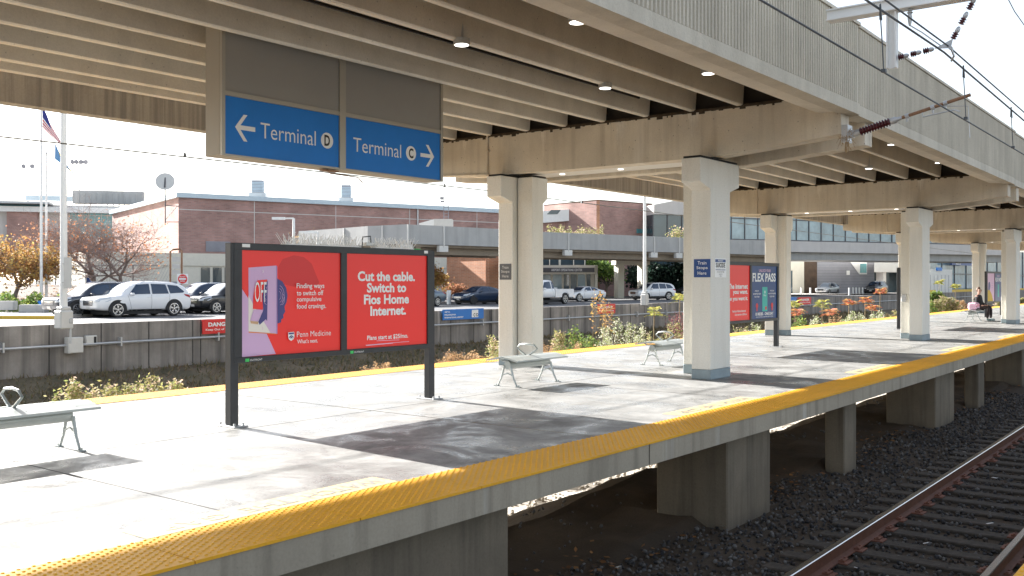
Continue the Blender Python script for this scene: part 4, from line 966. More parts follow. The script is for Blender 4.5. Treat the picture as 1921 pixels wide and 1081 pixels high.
def wallsign(u0, v0, u1, v1, base, lines, lab, cat='sign', extra=()):
    a = onwall(u0, (v0 + v1) / 2); b = onwall(u1, (v0 + v1) / 2); zc = a.z; hh = abs(onwall(u0, v0).z - onwall(u0, v1).z)
    x = a.x + .13; n = Vector((0, 1, 0)); z0 = onwall(u0, v1).z; W = b.y - a.y; mb = MB(); mb.box((x - .03, a.y, z0), (x, b.y, z0 + hh), 0)
    mats = [base]
    for (s_, cx, cz, ww, hw, col, bo, al) in lines:
        if col not in mats: mats.append(col)
        mb.text(s_, (x, a.y + cx * W, z0 + cz * hh), (0, 1, 0), (0, 0, 1), ww * W, hw * hh, mats.index(col), bold=bo, lift=.006, align=al)
    for (p0, q0, p1, q1, col) in extra:
        if col not in mats: mats.append(col)
        mb.box((x, a.y + p0 * W, z0 + q0 * hh), (x + .004, a.y + p1 * W, z0 + q1 * hh), mats.index(col))
    return mb.build('wall_sign', [M[m_] for m_ in mats], origin=(x, a.y, z0), label=lab, cat=cat)
dg = [('DANGER', .5, .50, .68, .30, 'print_white', .045, 'C'), ('Keep Out of Tracks', .5, .18, .82, .19, 'print_white', .02, 'C')]
wallsign(376, 600, 441, 627, 'red_sign', dg, 'red danger sign on the wall cut by the board post')
wallsign(1118, 571, 1150, 589, 'red_sign', dg, 'small red danger sign on the wall behind the yellow shrub')
wallsign(1496, 558, 1518, 572, 'red_sign', dg, 'far small red danger sign on the wall right of the rear column')
bl = [('SEPTA', .04, .70, .13, .12, 'print_white', .03, 'L'), ('PHILADELPHIA', .04, .42, .27, .14, 'print_white', .03, 'L'), ('INTERNATIONAL AIRPORT', .04, .16, .45, .14, 'print_white', .03, 'L'), ('C\u00b7D', .80, .22, .12, .34, 'print_black', .03, 'C')]
wallsign(827, 581, 902, 601, 'sky_sign', bl, 'blue airport station name sign on the wall', extra=[(.70, .16, .86, .88, 'print_white')])
wallsign(1476, 558, 1491, 572, 'sky_sign', [('AIRPORT', .5, .4, .8, .2, 'print_white', .03, 'C')], 'small distant blue station sign beside the far danger sign')

# ------------------------------------------------------------------ vehicles
def lerp(a, b, t): return a + (b - a) * t
def make_car(kind, paint, L_, W_, Hh, wr, name, dims):
    """local frame: nose towards +X, wheels on z = 0"""
    D = dims; t = empty(name, (0, 0, 0)); w = W_ / 2; bm = bmesh.new(); rings = []
    for (x, hw, zb, zs, zt, tw) in D['st']:
        x *= L_; hw *= w; zb *= Hh; zs *= Hh; zt *= Hh; tw *= w
        mid = lerp(zb, zs, .5)
        half = [(0, zb), (hw * .80, zb), (hw * .95, zb + .05), (hw * 1.0, mid), (hw * .985, lerp(mid, zs, .72)), (hw * .955, zs), (lerp(hw * .955, tw, .5) if zt - zs > .15 else hw * .86, lerp(zs, zt, .5)), (tw, zt - .035 if zt - zs > .15 else zt - .008), (tw * .82, zt), (0, zt + .012)]
        ring = [bm.verts.new((x, y, z)) for y, z in half] + [bm.verts.new((x, -y, z)) for y, z in half[-2:0:-1]]
        rings.append(ring)
    for a, b in zip(rings, rings[1:]):
        n = len(a)
        for i in range(n): bm.faces.new((a[i], a[(i + 1) % n], b[(i + 1) % n], b[i]))
    bm.faces.new(rings[0]); bm.faces.new(list(reversed(rings[-1])))
    bmesh.ops.recalc_face_normals(bm, faces=bm.faces[:])
    cl = bm.edges.layers.float.new('crease_edge')
    me = bpy.data.meshes.new('body'); bm.to_mesh(me); bm.free()
    ob = bpy.data.objects.new('body', me); C.objects.link(ob); md = ob.modifiers.new('s', 'SUBSURF'); md.levels = 2; md.render_levels = 2
    dg_ = bpy.context.evaluated_depsgraph_get(); ev = bpy.data.meshes.new_from_object(ob.evaluated_get(dg_))
    bpy.data.objects.remove(ob)
    ev.name = 'body'
    # cut wheel arches by lifting the lower verts inside each arch circle
    axx = (D['fx'] * L_, D['rx'] * L_); ar = wr * 1.13
    bvh0 = BVHTree.FromPolygons([v.co.copy() for v in ev.vertices], [tuple(p.vertices) for p in ev.polygons])
    ev.materials.append(paint)
    for p in ev.polygons: p.use_smooth = True
    ob = bpy.data.objects.new('body', ev); C.objects.link(ob); ob.parent = t
    def proj(o, d, off=.008):
        h = bvh0.ray_cast(Vector(o), Vector(d)); 
        return (h[0] + h[1] * off * (1 if h[1].dot(Vector(d)) < 0 else -1)) if h[0] is not None else None
    def decal(nm, polys, axis, m_, parent=t, off=.008, res=.14, **k):
        """polys: list of outlines; axis 'L','R': (x,z) from the side, 'F','B': (y,z) from the ends, 'T': (x,y) from above"""
        V = []; Fs = []
        for P in polys:
            b2 = bmesh.new(); f = b2.faces.new([b2.verts.new((a, b, 0)) for a, b in P]); bmesh.ops.triangulate(b2, faces=b2.faces[:])
            for _ in range(4):
                es = [e for e in b2.edges if e.calc_length() > res]
                if not es: break
                bmesh.ops.subdivide_edges(b2, edges=es, cuts=1); bmesh.ops.triangulate(b2, faces=b2.faces[:])
            b2.verts.index_update(); base = len(V); ok = []
            for v in b2.verts:
                a, b = v.co.x, v.co.y
                if axis == 'L': q = proj((a, 3, b), (0, -1, 0), off)
                elif axis == 'R': q = proj((a, -3, b), (0, 1, 0), off)
                elif axis == 'F': q = proj((6, a, b), (-1, 0, 0), off)
                elif axis == 'B': q = proj((-6, a, b), (1, 0, 0), off)
                else: q = proj((a, b, 4), (0, 0, -1), off)
                ok.append(q is not None); V.append(q if q is not None else Vector((0, 0, .5)))
            for f in b2.faces:
                if all(ok[v.index] for v in f.verts): Fs.append([base + v.index for v in f.verts])
            b2.free()
        if not Fs: return None
        m2 = MB(); m2.add(V, Fs); return m2.build(nm, m_, parent, local=True, smooth=R(60), **k)
    S_ = lambda P: [(a * L_, b * Hh) for a, b in P]
    Yn = lambda P: [(a * w, b * Hh) for a, b in P]
    for ax in ('L', 'R'):
        for P in D['sidewin']: decal('side_window', [S_(P)], ax, M['dark_glass'])
        if D.get('trim'): decal('window_trim', [S_(P) for P in D['trim']], ax, M['chrome'], off=.006)
        sg = 1 if ax == 'L' else -1
        decal('door_seam', [[(x * L_ - .006, z0 * Hh), (x * L_ + .006, z0 * Hh), (x2_ * L_ + .006, z1 * Hh), (x2_ * L_ - .006, z1 * Hh)] for x, z0, x2_, z1 in D['seams']], ax, M['black_plastic'], off=.004)
        for hx in D['handles']:
            q = proj((hx * L_, 3 * sg, D['hz'] * Hh), (0, -sg, 0), .012)
            if q: MB().bevbox((q.x - .09, q.y - .015, q.z - .015), (q.x + .09, q.y + .015, q.z + .015), .006).build('door_handle', M['chrome'] if D.get('trim') else paint, t, local=True)
        q = proj((D['mx'] * L_, 3 * sg, D['mz'] * Hh), (0, -sg, 0), 0)
        if q:
            mb = MB(); mb.bevbox((q.x - .07, min(q.y, q.y + sg * .22), q.z + .0), (q.x + .10, max(q.y, q.y + sg * .22), q.z + .14), .035); mb.build('mirror', paint, t, local=True, smooth=True)
        if D.get('sill'):
            decal('sill_cladding', [S_(P) for P in D['sill']], ax, M['black_plastic'], off=.006)
        decal('headlight', [S_(D['hl'])], ax, M['head_glass'], off=.01); decal('tail_light', [S_(D['tl'])], ax, M['tail_red'], off=.01)
        decal('side_glass_divider', [S_(P) for P in D.get('pillars', [])], ax, paint if D.get('bodypillar') else M['black_plastic'], off=.012) if D.get('pillars') else None
    decal('windshield', [Yn(D['ws'])], 'F', M['dark_glass'] if D.get('darkws') else M['screen'])
    decal('rear_window', [Yn(D['rw'])], 'B', M['dark_glass'])
    decal('grille', [Yn(D['gr'])], 'F', M['black_plastic'])
    decal('lower_intake', [Yn([(-.62, .15), (.62, .15), (.56, .235), (-.56, .235)])], 'F', M['black_plastic'])
    gs = []
    z0, z1 = min(p[1] for p in D['gr']), max(p[1] for p in D['gr']); gw = max(p[0] for p in D['gr'])
    for k in range(1, 5): z = lerp(z0, z1, k / 5); gs.append(Yn([(-gw * .92, z - .005), (gw * .92, z - .005), (gw * .92, z + .006), (-gw * .92, z + .006)]))
    decal('grille_bars', gs, 'F', M['chrome'], off=.014)
    decal('number_plate', [Yn([(-.17, .24), (.17, .24), (.17, .31), (-.17, .31)])], 'F', M['off_white'], off=.02); decal('rear_plate', [Yn([(-.17, .42), (.17, .42), (.17, .49), (-.17, .49)])], 'B', M['off_white'], off=.02)
    for s_ in (-1, 1): decal('front_lamp', [Yn([(s_ * a, b) for a, b in ((.60, D['hz'] - .13), (.96, D['hz'] - .11), (.97, D['hz'] - .05), (.62, D['hz'] - .07))])], 'F', M['head_glass'], off=.012)
    if D.get('rails'):
        for sg in (-1, 1):
            x0, x1 = D['rails']; n = 8; P = []
            for k in range(n + 1):
                xx = lerp(x0, x1, k / n) * L_; q = proj((xx, sg * w * .66, 4), (0, 0, -1), .03 if 0 < k < n else .0)
                if q: P.append(q)
            mb = MB(); mb.tube(P, .016, 6); mb.build('roof_rail', M['rubber' if D.get('darkrail') else 'rim'], t, local=True, smooth=True)
    for wx in axx:                                  # wheels and dark arch rims
        for sg in (-1, 1):
            q = proj((wx, 3 * sg, D['hz'] * Hh * .75), (0, -sg, 0), 0); yw = abs(q.y) if q else w * .97
            yo = sg * (yw + .004); th = .22
            wl = empty('wheel', (0, 0, 0)); wl.parent = t
            arc = MB(); n = 20; ro = wr * (1.16 + .07 * (kind != 'sedan'))
            pts = [(wx + ro * math.cos(math.pi * (-.06 + 1.12 * i / n)), wr + ro * math.sin(math.pi * (-.06 + 1.12 * i / n))) for i in range(n + 1)]
            arc.prism(pts, (0, sg * (yw - .05), 0), (1, 0, 0), (0, 0, 1), (0, sg * .052, 0)); arc.build('wheel_arch', M['rubber'], t, local=True)
            m2 = MB(); y0 = sg * (yw + .012)
            m2.lathe((wx, y0, wr), (0, -sg, 0), [(-.0, wr * .70), (.0, wr * .93), (.025, wr), (th - .03, wr), (th, wr * .93)], 28); m2.build('tyre', M['rubber'], wl, local=True, smooth=True)
            m3 = MB(); yr = y0 + sg * .003; rr = wr * .70
            m3.lathe((wx, yr, wr), (0, -sg, 0), [(-.004, rr * .93), (-.004, rr), (.03, rr)], 28, caps_fix) if False else None
            n = 36; vs = []
            for k in range(n):
                a = 2 * math.pi * k / n; vs += [(wx + rr * math.cos(a), yr, wr + rr * math.sin(a)), (wx + rr * .88 * math.cos(a), yr, wr + rr * .88 * math.sin(a)), (wx + rr * .86 * math.cos(a), yr - sg * .04, wr + rr * .86 * math.sin(a))]
            m3.add(vs, [(3 * k, 3 * ((k + 1) % n), 3 * ((k + 1) % n) + 1, 3 * k + 1) for k in range(n)] + [(3 * k + 1, 3 * ((k + 1) % n) + 1, 3 * ((k + 1) % n) + 2, 3 * k + 2) for k in range(n)])
            ns = D.get('spokes', 5)
            for k in range(ns):
                a = 2 * math.pi * k / ns + .3
                for da in ((-.16, .16) if ns <= 6 else (0,)):
                    e = Vector((-math.sin(a), 0, math.cos(a))) * wr * .05; c = Vector((wx, yr, wr)); o1 = c + Vector((math.cos(a), 0, math.sin(a))) * rr * .12; o2 = c + Vector((math.cos(a + da), 0, math.sin(a + da))) * rr * .92
                    m3.add([o1 - e, o2 - e * .7, o2 + e * .7, o1 + e], [(0, 1, 2, 3)])
            m3.cyl((wx, yr - sg * .01, wr), (wx, yr + sg * .006, wr), rr * .17, n=12); m3.build('rim', M['rim'] if not D.get('darkrim') else M['black_plastic'], wl, local=True)
            m4 = MB(); m4.cyl((wx, yr - sg * .045, wr), (wx, yr - sg * .04, wr), rr * .9, n=24); m4.build('brake_disc', M['black_plastic'], wl, local=True)
    MB().box((D['rx'] * L_ - wr, -w * .78, .14), (D['fx'] * L_ + wr, w * .78, .34)).build('underbody', M['rubber'], t, local=True)
    return t
mat('screen', (0.20, 0.24, 0.28), 0.04, spec=1.0)  # pale base puts sky glare into the windscreen colour
def suvdims(boxy=0.0, **k):
    # x from -.5 (tail) to .5 (nose), all fractions of length / half width / height
    st = [(-.500, .80, .26, .48, .50, .62), (-.495, .88, .22, .56, .62, .66), (-.475, .955, .18, .60, .76 + .1 * boxy, .70), (-.435, .985, .17, .625, .88 + .05 * boxy, .72), (-.36, 1.0, .17, .625, .945 + .02 * boxy, .76), (-.20, 1.0, .17, .615, .985, .77), (-.02, 1.0, .17, .605, 1.0, .77), (.09, 1.0, .17, .60, .965, .75),
          (.155, 1.0, .17, .60, .85, .74), (.215, 1.0, .17, .60, .72, .74), (.262, 1.0, .17, .595, .615, .80), (.33, .995, .17, .585, .60, .82), (.41, .975, .18, .555, .575, .80), (.465, .94, .20, .52, .56, .78), (.490, .88, .22, .49, .525, .72), (.500, .80, .26, .43, .48, .64)]
    d = dict(st=st, fx=.305, rx=-.290, hz=.545, mx=.165, mz=.60, handles=(-.02, -.215), seams=[(.165, .24, .20, .60), (-.045, .22, -.045, .63), (-.235, .40, -.245, .62)],
             sidewin=[[(.185, .632), (.095, .905), (-.035, .925), (-.035, .640)], [(-.055, .640), (-.055, .925), (-.215, .910), (-.235, .645)], [(-.250, .648), (-.232, .900), (-.345, .868), (-.415, .70), (-.40, .668)]],
             pillars=None, hl=[(.495, .47), (.495, .50), (.36, .575), (.37, .53)], tl=[(-.494, .50), (-.494, .60), (-.40, .63), (-.42, .575)],
             ws=[(-.70, .645), (.70, .645), (.63, .925), (-.63, .925)], rw=[(-.58, .66), (.58, .66), (.53, .87), (-.53, .87)], gr=[(-.42, .33), (.42, .33), (.48, .47), (-.48, .47)],
             sill=[[(.20, .17), (-.19, .17), (-.19, .215), (.20, .215)]], rails=(-.36, .04), spokes=5)
    d.update(k); return d
def sedandims(**k):
    st = [(-.500, .76, .32, .60, .63, .60), (-.490, .86, .25, .655, .70, .66), (-.455, .94, .21, .685, .735, .74), (-.40, .975, .19, .70, .755, .76), (-.335, .99, .18, .70, .785, .74), (-.25, 1.0, .17, .695, .90, .68), (-.14, 1.0, .17, .685, .975, .66), (.0, 1.0, .17, .675, 1.0, .66), (.075, 1.0, .17, .67, .965, .66),
          (.14, 1.0, .17, .665, .86, .67), (.20, 1.0, .17, .66, .75, .70), (.245, .995, .17, .655, .68, .78), (.33, .985, .18, .635, .655, .80), (.42, .955, .19, .585, .61, .76), (.47, .89, .22, .51, .55, .68), (.493, .80, .26, .44, .475, .58), (.500, .72, .30, .40, .43, .52)]
    d = dict(st=st, fx=.315, rx=-.275, hz=.60, mx=.15, mz=.665, handles=(-.03, -.20), seams=[(.16, .24, .19, .66), (-.05, .2, -.05, .70), (-.22, .45, -.24, .69)],
             sidewin=[[(.165, .705), (.075, .91), (-.04, .94), (-.04, .715)], [(-.06, .715), (-.06, .94), (-.16, .915), (-.235, .80), (-.235, .72)]],
             pillars=None, hl=[(.492, .49), (.492, .53), (.365, .62), (.38, .565)], tl=[(-.492, .58), (-.492, .66), (-.395, .70), (-.42, .64)],
             ws=[(-.66, .72), (.66, .72), (.56, .93), (-.56, .93)], rw=[(-.60, .77), (.60, .77), (.52, .92), (-.52, .92)], gr=[(-.40, .30), (.40, .30), (.46, .44), (-.46, .44)], sill=None, rails=None, spokes=5)
    d.update(k); return d
def carpaint(n, c, rough=.28, metal=.0): return mat(n, c, rough, metal=metal, coat=.8)
P_white = carpaint('paint_white', (.80, .80, .80)); P_dark = carpaint('paint_dark_blue', (.015, .022, .04)); P_black = carpaint('paint_black', (.012, .013, .016)); P_silver = carpaint('paint_silver', (.42, .44, .46), metal=.6)
P_navy = carpaint('paint_navy', (.012, .03, .07)); P_steel = carpaint('paint_steel_blue', (.10, .14, .19), metal=.5)
def place(t, u, v, L_, D, wr, W_, yaw, lab, cat, group='cars parked along the terminal road'):
    c = G(u, v, -0.2)                               # contact point of the near front wheel
    a = R(-90 + yaw); fx = D['fx'] * L_; loc = c - Vector((math.cos(a) * fx - math.sin(a) * W_ * .48, math.sin(a) * fx + math.cos(a) * W_ * .48, 0))
    t.location = loc; t.rotation_euler = (0, 0, a); tag(t, lab, cat, group)
D1 = suvdims(spokes=5, trim=None); t = make_car('suv', P_white, 5.19, 2.0, 1.78, .39, 'parked_suv', D1); place(t, 221, 596, 5.19, D1, .39, 2.0, 0, 'white three-row parked SUV nearest on the road at left', 'SUV')
D2 = suvdims(spokes=9, trim=None); t = make_car('suv', P_dark, 5.05, 1.97, 1.74, .39, 'parked_suv', D2); place(t, 146, 595.2, 5.05, D2, .39, 1.97, 0, 'dark SUV with big silver grille, mostly behind the white one', 'SUV')
D3 = suvdims(spokes=5, darkrail=True); t = make_car('suv', P_black, 4.57, 1.85, 1.70, .36, 'parked_suv', D3); place(t, 406, 589, 4.57, D3, .36, 1.85, 0, 'black compact SUV cut off by the poster board post', 'SUV')
D4 = suvdims(spokes=5); t = make_car('suv', P_navy, 4.6, 1.85, 1.70, .36, 'parked_suv', D4); place(t, 357, 588, 4.6, D4, .36, 1.85, 0, 'dark blue SUV peeking out behind the white one', 'SUV')
D5 = sedandims(spokes=9); t = make_car('sedan', P_steel, 4.9, 1.86, 1.44, .34, 'parked_sedan', D5); place(t, 768, 576.5, 4.9, D5, .34, 1.86, 0, 'blue-grey sedan whose tail shows right of the poster board', 'sedan')
D6 = sedandims(spokes=5, darkrim=True, darkws=True); t = make_car('sedan', P_navy, 4.85, 1.83, 1.45, .34, 'parked_sedan', D6); place(t, 889, 571.8, 4.85, D6, .34, 1.83, -5, 'dark blue sedan left of the rear twin column', 'sedan')
D7 = sedandims(spokes=5, darkws=True); t = make_car('sedan', P_white, 4.6, 1.84, 1.38, .36, 'parked_coupe', D7); place(t, 1087, 566.3, 4.6, D7, .36, 1.84, -9, 'low white coupe with dark windows behind the pickup', 'coupe')
D8 = suvdims(boxy=.6, spokes=5, darkrail=True, darkws=True); t = make_car('suv', P_white, 4.6, 1.95, 1.73, .38, 'parked_suv', D8); place(t, 1212, 563.2, 4.6, D8, .38, 1.95, -24, 'white boxy SUV behind the thin white light pole', 'SUV')
D9 = suvdims(spokes=5); t = make_car('suv', P_silver, 4.7, 1.82, 1.72, .35, 'parked_suv', D9); place(t, 1556, 553.4, 4.7, D9, .35, 1.82, -4, 'silver SUV parked by the grey bollards', 'SUV')
D10 = suvdims(boxy=.5, spokes=5, darkws=True); t = make_car('suv', P_black, 5.2, 2.03, 1.95, .40, 'parked_suv', D10); place(t, 1650, 552.6, 5.2, D10, .40, 2.03, 0, 'large black SUV left of the second front column', 'SUV')
D11 = sedandims(spokes=5, darkws=True); t = make_car('sedan', P_black, 4.85, 1.83, 1.45, .34, 'parked_sedan', D11); place(t, 1292, 561.4, 4.85, D11, .34, 1.83, -8, 'dark sedan just left of the white front column', 'sedan')
# pickup: cab body plus a separate load bed
def pickup():
    L_, Hh = 5.9, 1.93
    st = [(-.06, .95, .28, .50, .56, .70), (-.055, 1.0, .26, .60, .93, .74), (-.04, 1.0, .26, .60, .975, .75), (.06, 1.0, .26, .60, 1.0, .76), (.13, 1.0, .26, .60, .97, .75), (.18, 1.0, .26, .60, .82, .75), (.225, 1.0, .26, .60, .66, .80), (.26, 1.0, .26, .60, .635, .84), (.40, .99, .26, .59, .615, .84), (.475, .96, .28, .55, .585, .80), (.495, .92, .28, .50, .54, .78), (.50, .88, .30, .44, .48, .75)]
    D = suvdims(st=st, fx=.33, rx=-.30, mx=.19, mz=.60, hz=.55, handles=(.0,), seams=[(.19, .3, .205, .60), (-.01, .28, -.01, .62)],
                sidewin=[[(.205, .64), (.135, .90), (.02, .93), (.02, .64)], [(.0, .64), (.0, .93), (-.045, .92), (-.045, .64)]], tl=[(-.06, .5), (-.06, .51), (-.055, .51), (-.055, .5)], sill=None, rails=None, rw=[(-.5, .66), (.5, .66), (.5, .88), (-.5, .88)])
    t = make_car('pickup', P_white, L_, 2.03, Hh, .41, 'parked_pickup', D)
    b = MB(); w = 1.0; x0, x1 = -.5 * L_, -.068 * L_; z0, z1 = .55, 1.20
    for s_ in (-1, 1):
        y0, y1 = sorted((s_ * w, s_ * (w - .07))); cx = D['rx'] * L_; o = [(x1, z0), (cx + .52, z0), (cx + .45, .80), (cx + .25, .93), (cx - .25, .93), (cx - .45, .80), (cx - .52, z0), (x0, z0), (x0, z1), (x1, z1)]
        b.prism(o, (0, y0, 0), (1, 0, 0), (0, 0, 1), (0, y1 - y0, 0))
    b.box((x0, -w + .071, z0), (x0 + .06, w - .071, z1 - .01)); b.box((x1 - .06, -w + .071, z0), (x1 - .01, w - .071, z1)); b.box((x0 + .06, -w + .071, .75), (x1 - .06, w - .071, .80)); b.build('load_bed', P_white, t, local=True)
    MB().bevbox((x0 - .16, -.98, .48), (x0 - .01, .98, .66), .02).build('rear_bumper', M['chrome'], t, local=True)
    for s_ in (-1, 1): MB().box((x0 - .012, s_ * .97 - .05 * (s_ > 0) * 2 + .0, .80), (x0 + .03, s_ * .97 + .05 * (s_ < 0) * 2, 1.14)).build('tail_lamp', M['tail_red'], t, local=True)
    MB().bevbox((x1 - .55, -.8, 1.0), (x1 - .1, .8, 1.32), .02).build('tool_box', M['galv'], t, local=True)
    return t, D
t, DP = pickup(); c = G(1061, 570.6, -0.2); t.rotation_euler = (0, 0, R(-90)); t.location = (c.x - 1.0, c.y + DP['rx'] * 5.9 , -.2); tag(t, 'white pickup truck with an open bed, half behind the twin column', 'pickup truck', 'cars parked along the terminal road')
# ------------------------------------------------------------------ buildings beyond the road
def PD(u, D, z=-0.2): 
    l = (u - CX) / F; return Vector((D * (-sa + l * ca), D * (ca + l * sa), z))
class Facade:
    """a vertical wall plane between two plan points, features given by where they are seen and stored in metres along it"""
    def __init__(s, A, B):
        s.A = Vector((A.x, A.y, 0)); d = Vector((B.x - A.x, B.y - A.y, 0)); s.L = d.length; s.d = d.normalized(); n = Vector((s.d.y, -s.d.x, 0)); s.n = n if n.dot(s.A) < 0 else -n   # n faces the camera
    def hit(s, u, v):
        r = ray(u, v); r = Vector(r); o = Vector((0, 0, H)); k = (s.A - o).dot(s.n) / r.dot(s.n); p = o + r * k
        return (p - s.A).dot(s.d), p.z
    def T(s):
        return Matrix(((s.d.x, s.n.x, 0, s.A.x), (s.d.y, s.n.y, 0, s.A.y), (0, 0, 1, 0), (0, 0, 0, 1)))
    def box(s, mb, s0, s1, z0, z1, d0, d1, mi=None): mb.box((min(s0, s1), d0, min(z0, z1)), (max(s0, s1), d1, max(z0, z1)), mi, s.T()); return mb
    def pbox(s, mb, u0, v0, u1, v1, d0, d1, mi=None):
        a = s.hit(u0, (v0 + v1) / 2)[0]; b = s.hit(u1, (v0 + v1) / 2)[0]; um = (u0 + u1) / 2
        return s.box(mb, a, b, s.hit(um, v1)[1], s.hit(um, v0)[1], d0, d1, mi)
    def base(s, t=.5): return s.A + s.d * s.L * t
# long brick terminal
A = PD(335, 100); dL = Vector((math.sin(R(55.4)), math.cos(R(55.4))))
def camvec(l, d): return Vector((d * -sa + l * ca, d * ca + l * sa, 0))
Bp = A + camvec(.823 * 47.5, .568 * 47.5); f = Facade(A, Bp)
t = empty('brick_terminal', f.base(.4), label='long pink brick terminal building with a pale blue roof edge', cat='building')
f.box(MB(), 0, f.L, 4.55, 10.3, -30, 0).build('wall', M['brick_pink'], t)
f.box(MB(), -.3, f.L + .3, 10.3, 10.8, -30.3, .35).build('roof_edge', M['roof_trim'], t)
mb = MB(); f.box(mb, -9, f.L, 3.25, 4.55, -29.9, .12); mb.build('canopy_band', M['cream_stucco'], t)
f.box(MB(), -9, f.L, -.3, 3.25, -29.8, -.05).build('ground_floor', M['cream_stucco'], t)
g2 = MB()
for s_ in (2.3, 3.55, 4.8, 6.4, 7.6, 9.4, 11): f.box(g2, s_, s_ + .95, .2, 3.1, -.04, .0)
g2.build('window', M['glass_wall'], t); f.box(MB(), -7.8, 0.5, .2, 1.6, -.04, .02).build('wall_panel', M['block_grey'], t)
lv = MB(); a = f.hit(386, 462)[0]; b = a + 2.6; f.box(lv, a, b, 4.75, 5.85, -.02, .05)
for k in range(7): f.box(lv, a, b, 4.82 + k * .15, 4.87 + k * .15, .05, .09)
lv.build('louvre', M['block_grey'], t)
js = MB()
for s_ in (8, 17.5, 27, 36.5): f.box(js, s_, s_ + .07, 4.56, 10.3, .0, .012)
f.box(js, 0, f.L, 9.05, 9.12, .0, .012); js.build('wall_joint', M['off_white'], t)
f.box(MB(), 28, 28.15, 4.56, 10.3, .02, .14).build('downspout', M['galv'], t)
# side wall of the brick terminal, its sunlight put into the brick colour
A2 = PD(292, 118); f2 = Facade(A2, PD(334.2, 100.3)); f2.box(MB(), 0, f2.L, -.3, 10.4, -.5, -.02).build('side_wall', M['brick_sunlit_orange'], t)
f2.box(MB(), -.2, f2.L, 10.4, 10.8, -.7, .2).build('side_roof_edge', M['roof_trim'], t)
# roof things
def vent(u0, v0, u1, v1, D, lab):
    a = at(u0, v1, D); b = at(u1, v0, D); w_ = (b - a).xy.length; c = (a + b) / 2; t = empty('roof_vent', (c.x, c.y, a.z), label=lab, cat='roof vent', group='louvred vents on the terminal roof')
    e = camvec(1, .1).normalized(); T = Matrix(((e.x, -e.y, 0, c.x), (e.y, e.x, 0, c.y), (0, 0, 1, a.z), (0, 0, 0, 1)))
    MB().box((-w_ / 2, -w_ / 2, -.6), (w_ / 2, w_ / 2, b.z - a.z), None, T).build('housing', M['block_grey'], t)
    mb = MB(); k = 0
    while k < 7: mb.box((-w_ / 2 - .04, -w_ / 2 - .05, .1 + k * .17), (w_ / 2 + .04, w_ / 2 + .05, .16 + k * .17), None, T); k += 1
    mb.build('louvre', M['roof_trim'], t); MB().box((-w_ * .75, -w_ * .6, -.6), (w_ * .75, w_ * .6, -.02), None, T).build('kerb', M['galv'], t)
vent(474, 339, 494, 362, 112, 'grey louvred roof vent on the left above the brick terminal'); vent(641, 348, 658, 371, 118, 'grey louvred roof vent on the right above the brick terminal')
c = at(310, 342, 99); t = empty('satellite_dish', (c.x, c.y, 7.9), label='round satellite dish on a pole beside the brick terminal corner', cat='satellite dish')
nd = camvec(.25, -1).normalized() + Vector((0, 0, .35)); mb = MB(); mb.lathe(c, nd, [(.22, .95), (.10, .78), (.03, .45), (0, .05), (-.03, .05), (0, .45), (.07, .78), (.19, .96)], 24); mb.build('dish', M['off_white'], t, smooth=True)
mb = MB(); mb.cyl((c.x, c.y, 7.6), (c.x, c.y, c.z), .06); mb.cyl(c + Vector((0, 0, .45)), c + nd * .5 - Vector((0, 0, .75)), .09); mb.build('feed_arm', M['mullion'], t)
e = camvec(1, 0); mb = MB(); mb.cyl((c.x, c.y, 9.4), Vector((c.x, c.y, 9.3)) + e * 1.4, .04); mb.cyl((c.x, c.y, 7.7), Vector((c.x, c.y, 7.7)) + e * 1.4, .04); mb.cyl((c.x, c.y, 7.9), Vector((c.x, c.y, 9.3)) + e * 1.2, .03); mb.build('bracket', M['mullion'], t)
# far terminal at the left edge
f = Facade(PD(-60, 128), PD(292, 134)); t = empty('glass_terminal', f.base(.5), label='far terminal with teal glass and grey roof screen behind the bare trees', cat='building')
f.box(MB(), 0, f.L, 3.0, 12.0, -25, 0).build('wall', M['pale_concrete'], t)
mb = MB(); f.box(mb, -2, f.L, 10.9, 11.6, -26, 1.6); mb.build('roof', M['white_paint'], t)
mb = MB(); f.pbox(mb, 126, 353, 263, 378, -6, -4); s0 = f.hit(126, 360)[0]; s1 = f.hit(263, 360)[0]; k = s0
while k < s1: f.box(mb, k, k + .12, 12.3, 14.0, -4, -3.9); k += .75
mb.build('roof_screen', M['viaduct'], t)
mb = MB(); f.pbox(mb, 25, 359, 146, 369, -8, -7); mb.build('plant_screen', M['roof_trim'], t)
f.pbox(MB(), 130, 391, 296, 447, .0, .08).build('window', M['teal_glass'], t); f.pbox(MB(), -40, 383, 90, 396, .02, .08).build('window', M['teal_glass'], t)
mb = MB(); f.pbox(mb, 16, 397, 73, 470, .0, 1.0); mb.build('brick_block', M['brick_pink'], t); mb = MB(); f.pbox(mb, -60, 380, 100, 384, 0, 3); mb.build('glass_roof_edge', M['galv'], t)
mb = MB()
for u in range(130, 296, 12): f.pbox(mb, u, 391, u + 1, 447, .08, .14)
for v in (405, 420, 434): f.pbox(mb, 130, v, 296, v + 1, .08, .13)
mb.build('mullion', M['off_white'], t)
# orange brick wing
f = Facade(PD(838, 104), PD(918, 98)); t = empty('brick_wing', f.base(), label='sunlit orange brick wing left of the rear twin column', cat='building')
f.box(MB(), 0, f.L, -.3, 4.3, -6, 0).build('wall', M['brick_sunlit_orange'], t); f.box(MB(), -.2, f.L + .1, 4.3, 4.55, -6.2, .2).build('roof_edge', M['white_paint'], t)
fb = Facade(PD(918.2, 98), PD(960, 106)); fb.box(MB(), 0, fb.L, -.3, 4.3, -.4, 0).build('side_wall', M['brick_sunlit_orange'], t)
mb = MB(); mb.bevbox((-.12, -.12, -.1), (.12, .12, .35), .02); 
